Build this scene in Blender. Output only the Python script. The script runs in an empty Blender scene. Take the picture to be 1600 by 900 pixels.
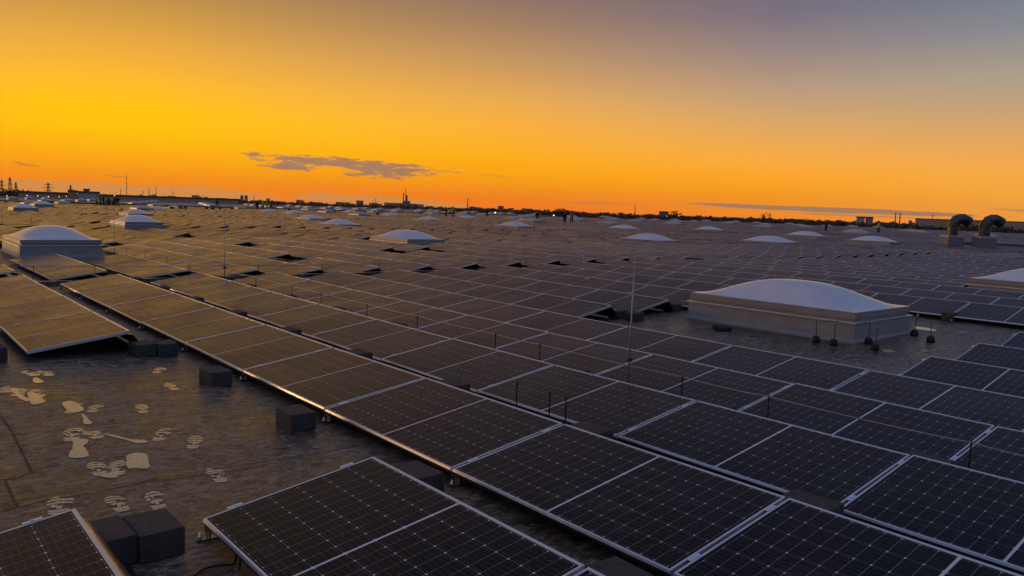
import bpy, bmesh, math, random
import numpy as np
from mathutils import Vector, Matrix, Euler
random.seed(7)
S = bpy.context.scene
COL = S.collection
R = math.radians

# ------------------------------------------------------------------ camera
# world: x runs across the panel rows, y along them, z up; metres
CAM = np.array([-1.3121, 0.0, 1.7284])
CR = np.array([0.76573477, -0.64224087, 0.03430647])
CU = np.array([0.03818156, 0.09864051, 0.99439038])
CF = np.array([0.64202215, 0.76012941, -0.10005423])
F = 1220.95                                   # focal length in pixels of a 1600 px wide picture
cam = bpy.data.cameras.new('camera')
camo = bpy.data.objects.new('camera', cam)
COL.objects.link(camo)
camo.matrix_world = Matrix(((CR[0], CU[0], -CF[0], CAM[0]), (CR[1], CU[1], -CF[1], CAM[1]),
                            (CR[2], CU[2], -CF[2], CAM[2]), (0, 0, 0, 1)))
cam.sensor_width = 36
cam.lens = F / 1600 * 36
cam.clip_start = 0.05
cam.clip_end = 20000
S.camera = camo

# ------------------------------------------------------------------ render and light
S.render.engine = 'CYCLES'
S.cycles.use_denoising = True
S.cycles.max_bounces = 6
S.cycles.volume_bounces = 0
S.cycles.sample_clamp_indirect = 4
S.view_settings.view_transform = 'Standard'
S.view_settings.look = 'None'
S.view_settings.exposure = 0.0
S.view_settings.gamma = 1.0
S.view_settings.use_curve_mapping = False

SUN_AZ = R(-22)       # from +y towards +x; the sun has just gone down left of the picture
SUN_EL = R(1.6)
GLOW_AZ = R(13)       # where the afterglow is strongest

sun = bpy.data.lights.new('sun', 'SUN')
sun.energy = 0.75
sun.angle = R(9)
sun.color = (1.0, 0.55, 0.2)
suno = bpy.data.objects.new('sun', sun)
COL.objects.link(suno)
sd = Vector((math.sin(SUN_AZ) * math.cos(SUN_EL), math.cos(SUN_AZ) * math.cos(SUN_EL), math.sin(SUN_EL)))
suno.rotation_euler = sd.to_track_quat('Z', 'Y').to_euler()
suno.location = (0, 0, 40)


class N:
    """small helper round a node tree"""
    def __init__(s, tree):
        s.t = tree; s.n = tree.nodes; s.l = tree.links
    def new(s, kind, **kw):
        n = s.n.new(kind)
        for k, v in kw.items():
            setattr(n, k, v)
        return n
    def put(s, sock, v):
        if isinstance(v, bpy.types.NodeSocket):
            s.l.new(v, sock)
        elif isinstance(v, (tuple, list)):
            if len(v) == 3 and sock.type == 'RGBA':
                v = (*v, 1)
            sock.default_value = v
        else:
            sock.default_value = v
    def m(s, op, a, b=0.0, c=0.0):
        n = s.new('ShaderNodeMath', operation=op)
        s.put(n.inputs[0], a)
        if op not in ('ABSOLUTE', 'SQRT', 'FRACT', 'FLOOR', 'SINE', 'COSINE', 'ARCSINE'):
            s.put(n.inputs[1], b)
        if op in ('MULTIPLY_ADD', 'COMPARE', 'SMOOTH_MIN', 'SMOOTH_MAX', 'WRAP', 'PINGPONG'):
            s.put(n.inputs[2], c)
        return n.outputs[0]
    def rng(s, v, a, b, c=0.0, d=1.0, smooth=False):
        n = s.new('ShaderNodeMapRange', interpolation_type='SMOOTHSTEP' if smooth else 'LINEAR')
        for i, x in enumerate((v, a, b, c, d)):
            s.put(n.inputs[i], x)
        return n.outputs[0]
    def mix(s, f, a, b, kind='MIX'):
        n = s.new('ShaderNodeMix', data_type='RGBA', blend_type=kind)
        s.put(n.inputs[0], f); s.put(n.inputs[6], a); s.put(n.inputs[7], b)
        return n.outputs[2]
    def noise(s, vec, scale, detail=3.0, rough=0.55, dist=0.0):
        n = s.new('ShaderNodeTexNoise')
        if vec is not None:
            s.l.new(vec, n.inputs['Vector'])
        n.inputs['Scale'].default_value = scale
        n.inputs['Detail'].default_value = detail
        n.inputs['Roughness'].default_value = rough
        n.inputs['Distortion'].default_value = dist
        return n.outputs[0]
    def mapping(s, vec, scale=(1, 1, 1), loc=(0, 0, 0)):
        n = s.new('ShaderNodeMapping')
        s.l.new(vec, n.inputs[0])
        n.inputs['Scale'].default_value = scale
        n.inputs['Location'].default_value = loc
        return n.outputs[0]
    def ramp(s, f, stops):
        n = s.new('ShaderNodeValToRGB')
        e = n.color_ramp.elements
        while len(e) < len(stops):
            e.new(0.5)
        for i, (p, c) in enumerate(stops):
            e[i].position = p
            e[i].color = (*c, 1)
        s.put(n.inputs[0], f)
        return n.outputs[0]


def lin(c):
    return tuple((x / 255 / 12.92) if x / 255 < 0.04045 else ((x / 255 + 0.055) / 1.055) ** 2.4 for x in c)


def dir_of(px, py):
    d = CF + CR * (px - 800) / F - CU * (py - 450) / F
    d = d / np.linalg.norm(d)
    return math.atan2(d[0], d[1]), math.asin(d[2])


def build_world():
    w = bpy.data.worlds.new('World')
    S.world = w
    w.use_nodes = True
    k = N(w.node_tree)
    k.n.clear()
    out = k.new('ShaderNodeOutputWorld')
    bg = k.new('ShaderNodeBackground')
    tc = k.new('ShaderNodeTexCoord')
    sep = k.new('ShaderNodeSeparateXYZ')
    k.l.new(tc.outputs['Generated'], sep.inputs[0])
    x, y, z = sep.outputs
    el = k.m('ARCSINE', z)
    az = k.m('ARCTAN2', x, y)
    e0 = k.m('MAXIMUM', el, 0.0)
    pos = k.m('SQRT', k.m('DIVIDE', e0, math.pi / 2))
    P = lambda e: math.sqrt(e / (math.pi / 2))
    st = lambda l: [(P(e), lin(c)) for e, c in l]
    glow = k.ramp(pos, st([(0, (255, 124, 0)), (.016, (255, 140, 0)), (.04, (255, 166, 0)), (.075, (255, 191, 0)), (.10, (255, 193, 5)), (.13, (252, 183, 40)),
                           (.168, (232, 167, 62)), (.21, (198, 147, 68)), (.25, (168, 130, 72)), (.34, (132, 112, 90)), (.55, (98, 96, 110)), (1.57, (112, 118, 148))]))
    mid = k.ramp(pos, st([(0, (255, 116, 0)), (.013, (255, 131, 0)), (.038, (255, 161, 0)), (.063, (255, 173, 14)), (.104, (249, 175, 58)), (.136, (231, 168, 80)),
                          (.185, (192, 146, 96)), (.226, (160, 124, 96)), (.267, (132, 107, 98)), (.36, (106, 98, 108)), (.6, (92, 96, 120)), (1.57, (112, 118, 148))]))
    mid2 = k.ramp(pos, st([(0, (253, 140, 34)), (.013, (255, 149, 26)), (.027, (255, 157, 14)), (.05, (255, 167, 36)), (.075, (248, 171, 68)), (.115, (216, 165, 102)),
                           (.148, (188, 154, 124)), (.197, (147, 130, 128)), (.238, (119, 109, 123)), (.279, (105, 103, 123)), (.4, (92, 98, 124)), (.6, (88, 98, 130)), (1.57, (112, 118, 148))]))
    side = k.ramp(pos, st([(0, (243, 154, 62)), (.012, (248, 162, 58)), (.037, (250, 170, 60)), (.061, (245, 171, 75)), (.086, (229, 166, 92)), (.127, (192, 160, 120)),
                           (.16, (168, 156, 140)), (.208, (131, 135, 142)), (.25, (106, 122, 143)), (.29, (84, 111, 140)), (.4, (76, 98, 136)), (.6, (80, 98, 138)), (1.57, (112, 118, 148))]))
    back = k.ramp(pos, st([(0, (72, 90, 122)), (.1, (84, 101, 134)), (.22, (92, 107, 142)), (.5, (104, 112, 147)), (1.57, (112, 118, 148))]))
    da = k.m('ABSOLUTE', k.m('WRAP', k.m('SUBTRACT', az, GLOW_AZ), math.pi, -math.pi))
    # the glow is a little wider on the far left than it falls off to the right
    c = k.mix(k.rng(da, R(3), R(27)), glow, mid)
    c = k.mix(k.rng(da, R(27), R(45.3)), c, mid2)
    c = k.mix(k.rng(da, R(45.3), R(61)), c, side)
    c = k.mix(k.rng(da, R(66), R(150), smooth=True), c, back)
    # below the horizon the sky stays as it is at the horizon (never seen, the ground covers it)
    # --- clouds: thin grey banks low above the horizon
    comb = k.new('ShaderNodeCombineXYZ')
    k.l.new(az, comb.inputs[0]); k.l.new(el, comb.inputs[1])
    ae = comb.outputs[0]
    big = k.noise(k.mapping(ae, (26, 90, 1)), 1.0, 4, 0.6)
    fine = k.noise(k.mapping(ae, (46, 240, 1), (3, 1, 0)), 1.0, 5, 0.65)
    soft = k.noise(k.mapping(ae, (14, 150, 1), (7, 2, 0)), 1.0, 3, 0.5)
    def bank(px0, py0, px1, py1, h, wob, n, lo=0.0, hi=0.5, flat_top=False):
        (a0, e0_), (a1, e1_) = dir_of(px0, py0), dir_of(px1, py1)
        t = k.rng(az, a0, a1, -1, 1)
        tn = n_t(az, a0, a1)
        axis = k.m('MULTIPLY_ADD', tn, (e1_ - e0_) / 2, (e0_ + e1_) / 2)
        dv = k.m('DIVIDE', k.m('SUBTRACT', el, axis), h / F)
        r2 = k.m('ADD', k.m('MULTIPLY', tn, tn), k.m('MULTIPLY', dv, dv))
        v = k.m('SUBTRACT', k.m('SUBTRACT', 1.0, r2), k.m('MULTIPLY', k.m('SUBTRACT', n, 0.45), -wob))
        return k.rng(v, lo, hi, smooth=True)
    def n_t(az_, a0, a1):
        return k.m('MULTIPLY_ADD', az_, 2 / (a1 - a0), -(a0 + a1) / (a1 - a0))
    cl = bank(383, 243, 700, 267, 8, 5.0, fine, 0.1, 0.9)
    cl = k.m('MAXIMUM', cl, bank(530, 270, 690, 268, 12, 5.0, fine, 0.25, 1.2))
    cl = k.m('MAXIMUM', cl, bank(405, 258, 500, 262, 6, 4.0, fine, 0.1, 0.8))
    cl = k.m('MAXIMUM', cl, k.m('MULTIPLY', bank(700, 266, 830, 281, 2.4, 4.5, fine, 0.6, 1.5), 0.4))
    c = k.mix(k.m('MULTIPLY', cl, 0.88), c, lin((152, 118, 100)))
    hz = bank(-420, 284, 480, 312, 17, 0.9, soft, 0.05, 0.45)
    hz = k.m('MAXIMUM', hz, bank(430, 305, 800, 333, 13, 1.0, soft, 0.1, 0.5))
    c = k.mix(k.m('MULTIPLY', hz, 0.72), c, lin((206, 150, 84)))
    stq = bank(1070, 318, 1560, 339, 4.2, 1.3, soft, 0.05, 0.5)
    stq = k.m('MAXIMUM', stq, k.m('MULTIPLY', bank(870, 316, 1000, 319, 1.4, 1.2, soft, 0.1, 0.8), 0.7))
    stq = k.m('MAXIMUM', stq, k.m('MULTIPLY', bank(1200, 331, 1460, 342, 2.2, 1.6, soft, 0.1, 0.9), 0.6))
    stq = k.m('MAXIMUM', stq, k.m('MULTIPLY', bank(1540, 325, 1680, 336, 2.2, 1.6, soft, 0.1, 0.9), 0.5))
    c = k.mix(k.m('MULTIPLY', stq, 0.92), c, lin((160, 124, 100)))
    dk = k.m('MAXIMUM', bank(10, 252, 80, 264, 3, 4, fine, 0.6, 1.3), bank(145, 273, 230, 279, 1.6, 3, fine, 0.5, 1.3))
    dk = k.m('MAXIMUM', dk, bank(-40, 275, 30, 279, 2, 3, fine, 0.5, 1.3))
    c = k.mix(k.m('MULTIPLY', dk, 0.6), c, lin((190, 112, 50)))
    # --- physical sky on top, dim after sunset
    sky = k.new('ShaderNodeTexSky', sky_type='NISHITA')
    sky.sun_disc = False
    sky.sun_elevation = SUN_EL
    sky.sun_rotation = SUN_AZ
    sky.air_density = 1.5
    sky.dust_density = 2.0
    skyc = k.mix(1.0, sky.outputs[0], (0.006, 0.006, 0.006), 'MULTIPLY')
    c = k.mix(1.0, c, skyc, 'ADD')
    k.l.new(c, bg.inputs[0])
    bg.inputs[1].default_value = 1.05
    k.l.new(bg.outputs[0], out.inputs[0])


build_world()

# ------------------------------------------------------------------ the roof's gentle falls
XS = [-400, -8, -3, 0, 3.5, 6.3, 7.6, 9.0, 11, 13.5, 15.5, 18, 23, 28, 32, 36, 41, 47, 54, 60, 66, 72, 78, 84, 90, 97, 104, 111, 118, 130, 142, 154, 400]
ZS = [.05, .05, .07, 0, -.093, -.162, -.182, -.168, -.122, -.06, -.01, .03, -.02, -.09, -.11, -.05, .02, -.06, -.15, -.08, .03, -.06, -.15, -.07, .03, -.07, -.15, -.06, .03, -.13, .03, -.12, 0]


def g(x, y):
    a = float(np.interp(x, XS, ZS))
    a = a * (1 - 0.4 * min(max((y - 8) / 8, 0), 1)) if a < 0 else a
    if y > 22:
        a += .07 * min((y - 22) / 12, 1) * float(np.interp((y - 22) % 26.6, [0, 13.3, 26.6], [0, -1, 0]))
    return a


def on_roof(px, py, h=0.0):
    """point of the roof (plus h) seen at a pixel of the photograph"""
    d = CF + CR * (px - 800) / F - CU * (py - 450) / F
    t = (h - CAM[2]) / d[2]
    for _ in range(60):
        q = CAM + d * t
        t = (h + g(q[0], q[1]) - CAM[2]) / d[2]
    q = CAM + d * t
    return float(q[0]), float(q[1])


def at(px, dist):
    """ground position in the direction of a pixel column near the horizon, dist metres away"""
    a, _ = dir_of(px, 303 + (px - 100) * .0345)
    return float(CAM[0] + math.sin(a) * dist), float(CAM[1] + math.cos(a) * dist)


def height_at(px, py, dist):
    a, e = dir_of(px, py)
    return float(CAM[2] + math.tan(e) * dist)


def project(P):
    d = np.asarray(P, float) - CAM
    X, Y, Z = d @ CR, d @ CU, d @ CF
    Zs = np.where(Z > 0.05, Z, 0.05)
    return 800 + F * X / Zs, 450 - F * Y / Zs, Z


# ------------------------------------------------------------------ object helpers
def tag(o, label=None, cat=None, group=None, kind=None):
    if label: o['label'] = label
    if cat: o['category'] = cat
    if group: o['group'] = group
    if kind: o['kind'] = kind
    return o


def empty(name, loc, rot=(0, 0, 0)):
    o = bpy.data.objects.new(name, None)
    o.empty_display_size = 0.2
    COL.objects.link(o)
    o.location = loc
    o.rotation_euler = rot
    return o


def link(name, me, parent=None, loc=(0, 0, 0), rot=(0, 0, 0)):
    o = bpy.data.objects.new(name, me)
    COL.objects.link(o)
    o.parent = parent
    o.location = loc
    o.rotation_euler = rot
    return o


def copy_tree(o, parent=None):
    c = o.copy()
    COL.objects.link(c)
    c.parent = parent
    for ch in list(o.children):
        copy_tree(ch, c)
    return c


class MB:
    """collects shapes into one mesh"""
    def __init__(s):
        s.v = []; s.f = []; s.mi = []; s.sm = []
    def add(s, vs, fs, mi=0, smooth=False, mat=None):
        b = len(s.v)
        if mat is not None:
            vs = [tuple(mat @ Vector(p)) for p in vs]
        s.v += [tuple(p) for p in vs]
        s.f += [tuple(i + b for i in f) for f in fs]
        s.mi += [mi] * len(fs); s.sm += [smooth] * len(fs)
    def box(s, x0, x1, y0, y1, z0, z1, mi=0, mat=None, bev=0.0):
        if bev <= 0:
            vs = [(x0, y0, z0), (x1, y0, z0), (x1, y1, z0), (x0, y1, z0), (x0, y0, z1), (x1, y0, z1), (x1, y1, z1), (x0, y1, z1)]
            s.add(vs, [(3, 2, 1, 0), (4, 5, 6, 7), (0, 1, 5, 4), (1, 2, 6, 5), (2, 3, 7, 6), (3, 0, 4, 7)], mi, False, mat)
        else:
            bm = bmesh.new()
            bmesh.ops.create_cube(bm, size=1, matrix=Matrix.Translation(((x0 + x1) / 2, (y0 + y1) / 2, (z0 + z1) / 2)) @ Matrix.Diagonal((x1 - x0, y1 - y0, z1 - z0, 1)))
            bmesh.ops.bevel(bm, geom=bm.edges[:], offset=bev, segments=2, affect='EDGES', profile=0.6)
            s.bm(bm, mi, False, mat)
    def bm(s, bm, mi=0, smooth=False, mat=None):
        bm.verts.index_update()
        s.add([tuple(v.co) for v in bm.verts], [tuple(v.index for v in f.verts) for f in bm.faces], mi, smooth, mat)
        bm.free()
    def loft(s, rings, mi=0, smooth=True, caps=True, mat=None):
        n = len(rings[0]); vs = [p for r in rings for p in r]; fs = []
        for i in range(len(rings) - 1):
            for j in range(n):
                a, b = i * n + j, i * n + (j + 1) % n
                fs.append((a, b, b + n, a + n))
        s.add(vs, fs, mi, smooth, mat)
        if caps:
            b = len(s.v) - len(vs)
            s.f.append(tuple(b + i for i in reversed(range(n)))); s.mi.append(mi); s.sm.append(False)
            k = b + (len(rings) - 1) * n
            s.f.append(tuple(k + i for i in range(n))); s.mi.append(mi); s.sm.append(False)
    def lathe(s, prof, n=12, mi=0, smooth=True, mat=None, caps=True):
        s.loft([[(r * math.cos(2 * math.pi * j / n), r * math.sin(2 * math.pi * j / n), z) for j in range(n)] for r, z in prof], mi, smooth, caps, mat)
    def tube(s, pts, rad, n=6, mi=0, smooth=True):
        pts = [Vector(p) for p in pts]
        rr = rad if isinstance(rad, (list, tuple)) else [rad] * len(pts)
        rings = []
        t0 = (pts[1] - pts[0]).normalized()
        up = Vector((0, 0, 1)) if abs(t0.z) < 0.9 else Vector((1, 0, 0))
        side = t0.cross(up).normalized()
        for i, p in enumerate(pts):
            a = pts[max(i - 1, 0)]; b = pts[min(i + 1, len(pts) - 1)]
            t = (b - a).normalized()
            side = (side - t * side.dot(t)).normalized()
            u = side.cross(t)
            rings.append([tuple(p + (side * math.cos(2 * math.pi * j / n) + u * math.sin(2 * math.pi * j / n)) * rr[i]) for j in range(n)])
        s.loft(rings, mi, smooth)
    def mesh(s, name, mats):
        me = bpy.data.meshes.new(name)
        me.from_pydata(s.v, [], s.f)
        for m in (mats if isinstance(mats, (list, tuple)) else [mats]):
            me.materials.append(m)
        if s.f:
            me.polygons.foreach_set('material_index', s.mi)
            me.polygons.foreach_set('use_smooth', s.sm)
        me.update()
        return me
    def build(s, name, mats, parent=None, loc=(0, 0, 0), rot=(0, 0, 0)):
        return link(name, s.mesh(name, mats), parent, loc, rot)


# ------------------------------------------------------------------ materials
def mat(name, base=(.5, .5, .5), rough=.5, metal=0., ior=1.5, spec=0.5):
    m = bpy.data.materials.new(name)
    m.use_nodes = True
    k = N(m.node_tree)
    b = k.n['Principled BSDF']
    b.inputs['Base Color'].default_value = (*base, 1)
    b.inputs['Roughness'].default_value = rough
    b.inputs['Metallic'].default_value = metal
    b.inputs['IOR'].default_value = ior
    b.inputs['Specular IOR Level'].default_value = spec
    return m, k, b


def noisy(name, c0, c1, scale, rough=(.5, .8), metal=0., bump=0., detail=4., stretch=(1, 1, 1), spec=0.5):
    m, k, b = mat(name, c0, rough[0], metal, spec=spec)
    tc = k.new('ShaderNodeTexCoord')
    v = k.mapping(tc.outputs['Object'], stretch)
    n = k.noise(v, scale, detail, .6)
    f = k.rng(n, .32, .68)
    k.l.new(k.mix(f, c0, c1), b.inputs['Base Color'])
    n2 = k.noise(v, scale * 2.3, 3)
    k.l.new(k.rng(n2, .3, .7, rough[0], rough[1]), b.inputs['Roughness'])
    if bump:
        bp = k.new('ShaderNodeBump')
        bp.inputs['Strength'].default_value = bump
        bp.inputs['Distance'].default_value = 0.01
        k.l.new(k.noise(v, scale * 6, 5), bp.inputs['Height'])
        k.l.new(bp.outputs[0], b.inputs['Normal'])
    return m


PL, PW = 1.753, 1.0015          # panel length (along the row) and width (up the slope)


def panel_glass(name, border):
    """half-cut cells under glass with dew and dust; border adds the aluminium edge for far panels"""
    m, k, b = mat(name, (.01, .01, .02), .2)
    tc = k.new('ShaderNodeTexCoord')
    sep = k.new('ShaderNodeSeparateXYZ')
    k.l.new(tc.outputs['UV'], sep.inputs[0])
    a = k.m('MULTIPLY', sep.outputs[0], PW)          # up the slope
    l = k.m('MULTIPLY', sep.outputs[1], PL)          # along the row
    PA, PB = 0.1585, 0.0835
    ma = (PW - 6 * PA) / 2
    def line(c, pitch, w):
        d = k.m('MULTIPLY', k.m('ABSOLUTE', k.m('SUBTRACT', k.m('FRACT', k.m('ADD', k.m('DIVIDE', c, pitch), 0.5)), 0.5)), pitch)
        return d, k.m('LESS_THAN', d, w)
    ca = k.m('SUBTRACT', a, ma)
    t = k.m('ABSOLUTE', k.m('SUBTRACT', l, PL / 2))
    ct = k.m('SUBTRACT', t, 0.0075)
    d1, l1 = line(ca, PA, 0.0013)
    d2, l2 = line(ct, PB, 0.0008)
    d3 = d2
    _, lb = line(k.m('ADD', ca, PA / 10), PA / 5, 0.0008)
    dia = k.m('LESS_THAN', k.m('ADD', d1, d3), 0.0072)
    cen = k.m('LESS_THAN', t, 0.0070)
    ina = k.m('MULTIPLY', k.m('GREATER_THAN', ca, -0.001), k.m('LESS_THAN', ca, 6 * PA + 0.001))
    inl = k.m('LESS_THAN', ct, 10 * PB + 0.001)
    inside = k.m('MULTIPLY', ina, inl)
    f = k.m('MAXIMUM', k.m('MULTIPLY', l1, .26), k.m('MULTIPLY', l2, .48))
    f = k.m('MAXIMUM', f, k.m('MULTIPLY', lb, .13))
    f = k.m('MAXIMUM', f, k.m('MULTIPLY', dia, 1.0))
    f = k.m('MULTIPLY', f, inside)
    f = k.m('MAXIMUM', f, cen)
    if border:
        f = k.m('MULTIPLY', f, .55)
    geo = k.new('ShaderNodeNewGeometry')
    pos = geo.outputs['Position']
    cellv = k.noise(k.mapping(pos, (1 / PA, 2.2, 1)), 1.0, 1)
    cell = k.mix(k.rng(cellv, .35, .65), (.0005, .0003, .0007), (.0014, .0009, .002))
    col = k.mix(f, cell, (.84, .80, .80))
    # dust, dried drops, wiped streaks
    n1 = k.noise(pos, 1.1, 4, .6)
    n2 = k.noise(pos, 62, 2, .5)
    spk = k.m('MULTIPLY', k.rng(n2, .70, .73), k.rng(n1, .40, .54))
    n3 = k.noise(k.mapping(pos, (2.2, .9, 1)), 2.0, 5, .65, 1.2)
    smear = k.rng(n3, .57, .76, 0, .13)
    dust = k.m('ADD', k.m('ADD', k.m('MULTIPLY', spk, .8), smear), k.rng(n1, .4, .7, 0, .006))
    col = k.mix(dust, col, (.34, .30, .26))
    if border:
        ea = k.m('MINIMUM', a, k.m('SUBTRACT', PW, a))
        eb = k.m('MINIMUM', l, k.m('SUBTRACT', PL, l))
        edge = k.m('LESS_THAN', k.m('MINIMUM', ea, eb), 0.013)
        col = k.mix(edge, col, (.32, .32, .34))
    k.l.new(col, b.inputs['Base Color'])
    ro = k.rng(n1, .35, .65, .25, .37)
    ro = k.m('ADD', ro, k.m('MULTIPLY', smear, 1.2))
    k.l.new(ro, b.inputs['Roughness'])
    b.inputs['IOR'].default_value = 1.23
    b.inputs['Sheen Weight'].default_value = .27
    b.inputs['Sheen Roughness'].default_value = .26
    b.inputs['Sheen Tint'].default_value = (.88, .66, .68, 1)
    return m


M = {}
M['glass'] = panel_glass('panel_glass', False)
M['glass_far'] = panel_glass('panel_glass_far', True)
M['alu'] = noisy('anodised_aluminium', (.84, .84, .86), (.92, .92, .94), 3, (.26, .38), .72)
M['frame_side'] = noisy('dark_frame_side', (.055, .055, .06), (.085, .085, .09), 4, (.4, .6), .5)  # darker metal for the outer sides of the frame
M['steel'] = noisy('galvanised_sheet', (.17, .17, .175), (.26, .26, .265), 5, (.24, .42), 1.0)
M['rod'] = noisy('rod_metal', (.34, .33, .32), (.42, .41, .40), 8, (.4, .55), 0.9)
M['dark_metal'] = noisy('dark_metal', (.05, .05, .052), (.08, .078, .078), 9, (.4, .6), 0.4)
M['block'] = noisy('dark_concrete', (.046, .040, .036), (.086, .076, .069), 22, (.7, .9), 0, .8)
M['rubber'] = noisy('black_rubber', (.012, .012, .012), (.02, .02, .02), 20, (.6, .8))
M['plinth'] = noisy('concrete_grey', (.20, .20, .20), (.27, .265, .26), 2.2, (.7, .9), 0, .2)
M['hall'] = noisy('hall_cladding', (.40, .30, .20), (.48, .37, .25), .05, (.6, .8))  # haze over distant halls is painted in as a raised, warm tone
M['hall_light'] = noisy('hall_cladding_pale', (.42, .41, .39), (.50, .49, .47), .08, (.6, .8))
M['masonry'] = noisy('weathered_masonry', (.20, .17, .145), (.28, .24, .20), .12, (.7, .9))
M['parapet'] = noisy('parapet_flashing', (.06, .055, .052), (.10, .09, .085), .5, (.5, .7))
M['seam'] = noisy('bitumen_seam', (.012, .011, .011), (.025, .023, .022), 9, (.4, .7))
M['bark'] = noisy('bark', (.04, .03, .022), (.07, .055, .04), 3, (.8, .95))
M['leaf'] = noisy('foliage', (.035, .042, .014), (.075, .075, .028), .35, (.6, .8))
M['leaf_dark'] = noisy('foliage_dark', (.022, .028, .012), (.045, .048, .02), .2, (.6, .8))
M['skin'], _, _ = mat('skin', (.42, .26, .19), .55)
M['cloth_dark'], _, _ = mat('dark_workwear', (.014, .015, .02), .85)
M['cloth_navy'], _, _ = mat('navy_workwear', (.02, .025, .05), .85)
M['hivis'], _, _ = mat('yellow_vest_fabric', (.42, .50, .05), .7)
M['hivis_orange'], _, _ = mat('orange_vest_fabric', (.55, .16, .03), .7)
M['hair'], _, _ = mat('dark_hair', (.02, .014, .01), .6)


def dome_mat():
    m, k, b = mat('opal_acrylic', (.70, .70, .74), .32)
    tc = k.new('ShaderNodeTexCoord')
    n = k.noise(tc.outputs['Object'], 2.2, 5, .6)
    k.l.new(k.mix(k.rng(n, .35, .7), (.82, .82, .85), (.72, .72, .75)), b.inputs['Base Color'])
    k.l.new(k.rng(n, .3, .7, .18, .28), b.inputs['Roughness'])
    return m


M['dome'] = dome_mat()
M['dome_hazed'] = noisy('haze_toned_acrylic', (.46, .41, .38), (.58, .53, .50), 1.5, (.3, .5))  # dulled, warmed colour paints distance haze into the far domes
M['curb'] = noisy('painted_upstand', (.26, .27, .265), (.33, .34, .335), 3, (.45, .65), 0, .1, 4, (1, 1, 3))
M['cap'] = noisy('cap_profile', (.27, .265, .25), (.33, .325, .31), 4, (.30, .45), .35)


def roof_mat():
    m, k, b = mat('roof_membrane', (.05, .045, .04), .5, spec=.38)
    geo = k.new('ShaderNodeNewGeometry')
    p = geo.outputs['Position']
    n1 = k.noise(p, .55, 6, .62, .4)
    n2 = k.noise(k.mapping(p, (1.5, 3.2, 1)), 2.6, 8, .72, 1.8)
    n5 = k.noise(k.mapping(p, (1.2, 2.0, 1)), 5.0, 8, .75, 2.2)
    n3 = k.noise(p, 9, 5, .65)
    n4 = k.noise(p, 60, 3, .6)
    c = k.mix(k.rng(n1, .3, .7), (.048, .033, .021), (.125, .090, .060))
    c = k.mix(k.rng(n2, .49, .58, 0, .8), c, (.29, .215, .148))
    c = k.mix(k.m('MULTIPLY', k.rng(n5, .53, .57, 0, .95), k.rng(n1, .36, .50)), c, (.40, .31, .225))
    c = k.mix(k.rng(n3, .54, .62, 0, .8), c, (.018, .014, .011))
    c = k.mix(k.rng(n4, .52, .70, 0, .5), c, (.14, .11, .088))
    # the rolls of felt: a faint lapped joint every metre
    sep = k.new('ShaderNodeSeparateXYZ')
    k.l.new(p, sep.inputs[0])
    wob = k.m('MULTIPLY', k.m('SUBTRACT', n1, .5), .05)
    fx = k.m('ABSOLUTE', k.m('SUBTRACT', k.m('FRACT', k.m('ADD', k.m('MULTIPLY', sep.outputs[1], 1 / 1.42), wob)), .5))
    lap = k.m('LESS_THAN', fx, .0065)
    c = k.mix(k.m('MULTIPLY', lap, .8), c, (.012, .011, .010))
    k.l.new(c, b.inputs['Base Color'])
    r = k.m('ADD', k.rng(n1, .3, .7, .30, .56), k.rng(n5, .42, .6, -.10, .18))
    k.l.new(r, b.inputs['Roughness'])
    bp = k.new('ShaderNodeBump')
    bp.inputs['Strength'].default_value = .35
    bp.inputs['Distance'].default_value = .006
    k.l.new(k.m('ADD', k.noise(p, 26, 6, .7), k.m('MULTIPLY', n2, 1.2)), bp.inputs['Height'])
    k.l.new(bp.outputs[0], b.inputs['Normal'])
    return m


M['roof'] = roof_mat()
M['ground'] = noisy('far_ground', (.045, .045, .03), (.09, .08, .055), .004, (.8, .95))


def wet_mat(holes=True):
    m, k, b = mat('wet_film_sky_tint', (.30, .24, .17), .12, ior=1.9)
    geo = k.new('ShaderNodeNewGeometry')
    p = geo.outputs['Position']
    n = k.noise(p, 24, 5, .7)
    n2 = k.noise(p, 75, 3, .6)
    c = k.mix(k.rng(n, .35, .65), (.95, .66, .37), (.76, .53, .30))  # pale residue tone, brightened and warmed to paint in the reflected sky
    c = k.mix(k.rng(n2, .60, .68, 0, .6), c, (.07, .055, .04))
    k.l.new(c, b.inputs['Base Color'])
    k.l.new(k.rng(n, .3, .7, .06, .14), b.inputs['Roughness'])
    if not holes:
        return m
    hole = k.rng(k.noise(p, 46, 4, .65),   .63, .67)
    tr = k.new('ShaderNodeBsdfTransparent'); mx = k.new('ShaderNodeMixShader')
    k.l.new(hole, mx.inputs[0]); k.l.new(b.outputs[0], mx.inputs[1]); k.l.new(tr.outputs[0], mx.inputs[2])
    k.l.new(mx.outputs[0], k.n['Material Output'].inputs['Surface'])
    return m


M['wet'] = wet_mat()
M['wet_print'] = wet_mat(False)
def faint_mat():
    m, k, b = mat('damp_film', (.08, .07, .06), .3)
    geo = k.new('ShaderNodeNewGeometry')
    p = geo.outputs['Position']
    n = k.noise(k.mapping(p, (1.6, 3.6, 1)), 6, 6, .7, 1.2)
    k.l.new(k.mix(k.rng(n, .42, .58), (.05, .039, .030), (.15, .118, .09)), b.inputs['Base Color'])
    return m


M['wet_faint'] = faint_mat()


def lamp_mat():
    m, k, b = mat('lit_lamp_glass', (.8, .8, .75), .4)
    b.inputs['Emission Color'].default_value = (1, .88, .68, 1)
    b.inputs['Emission Strength'].default_value = 3.2
    return m


M['lamp'] = lamp_mat()

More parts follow.
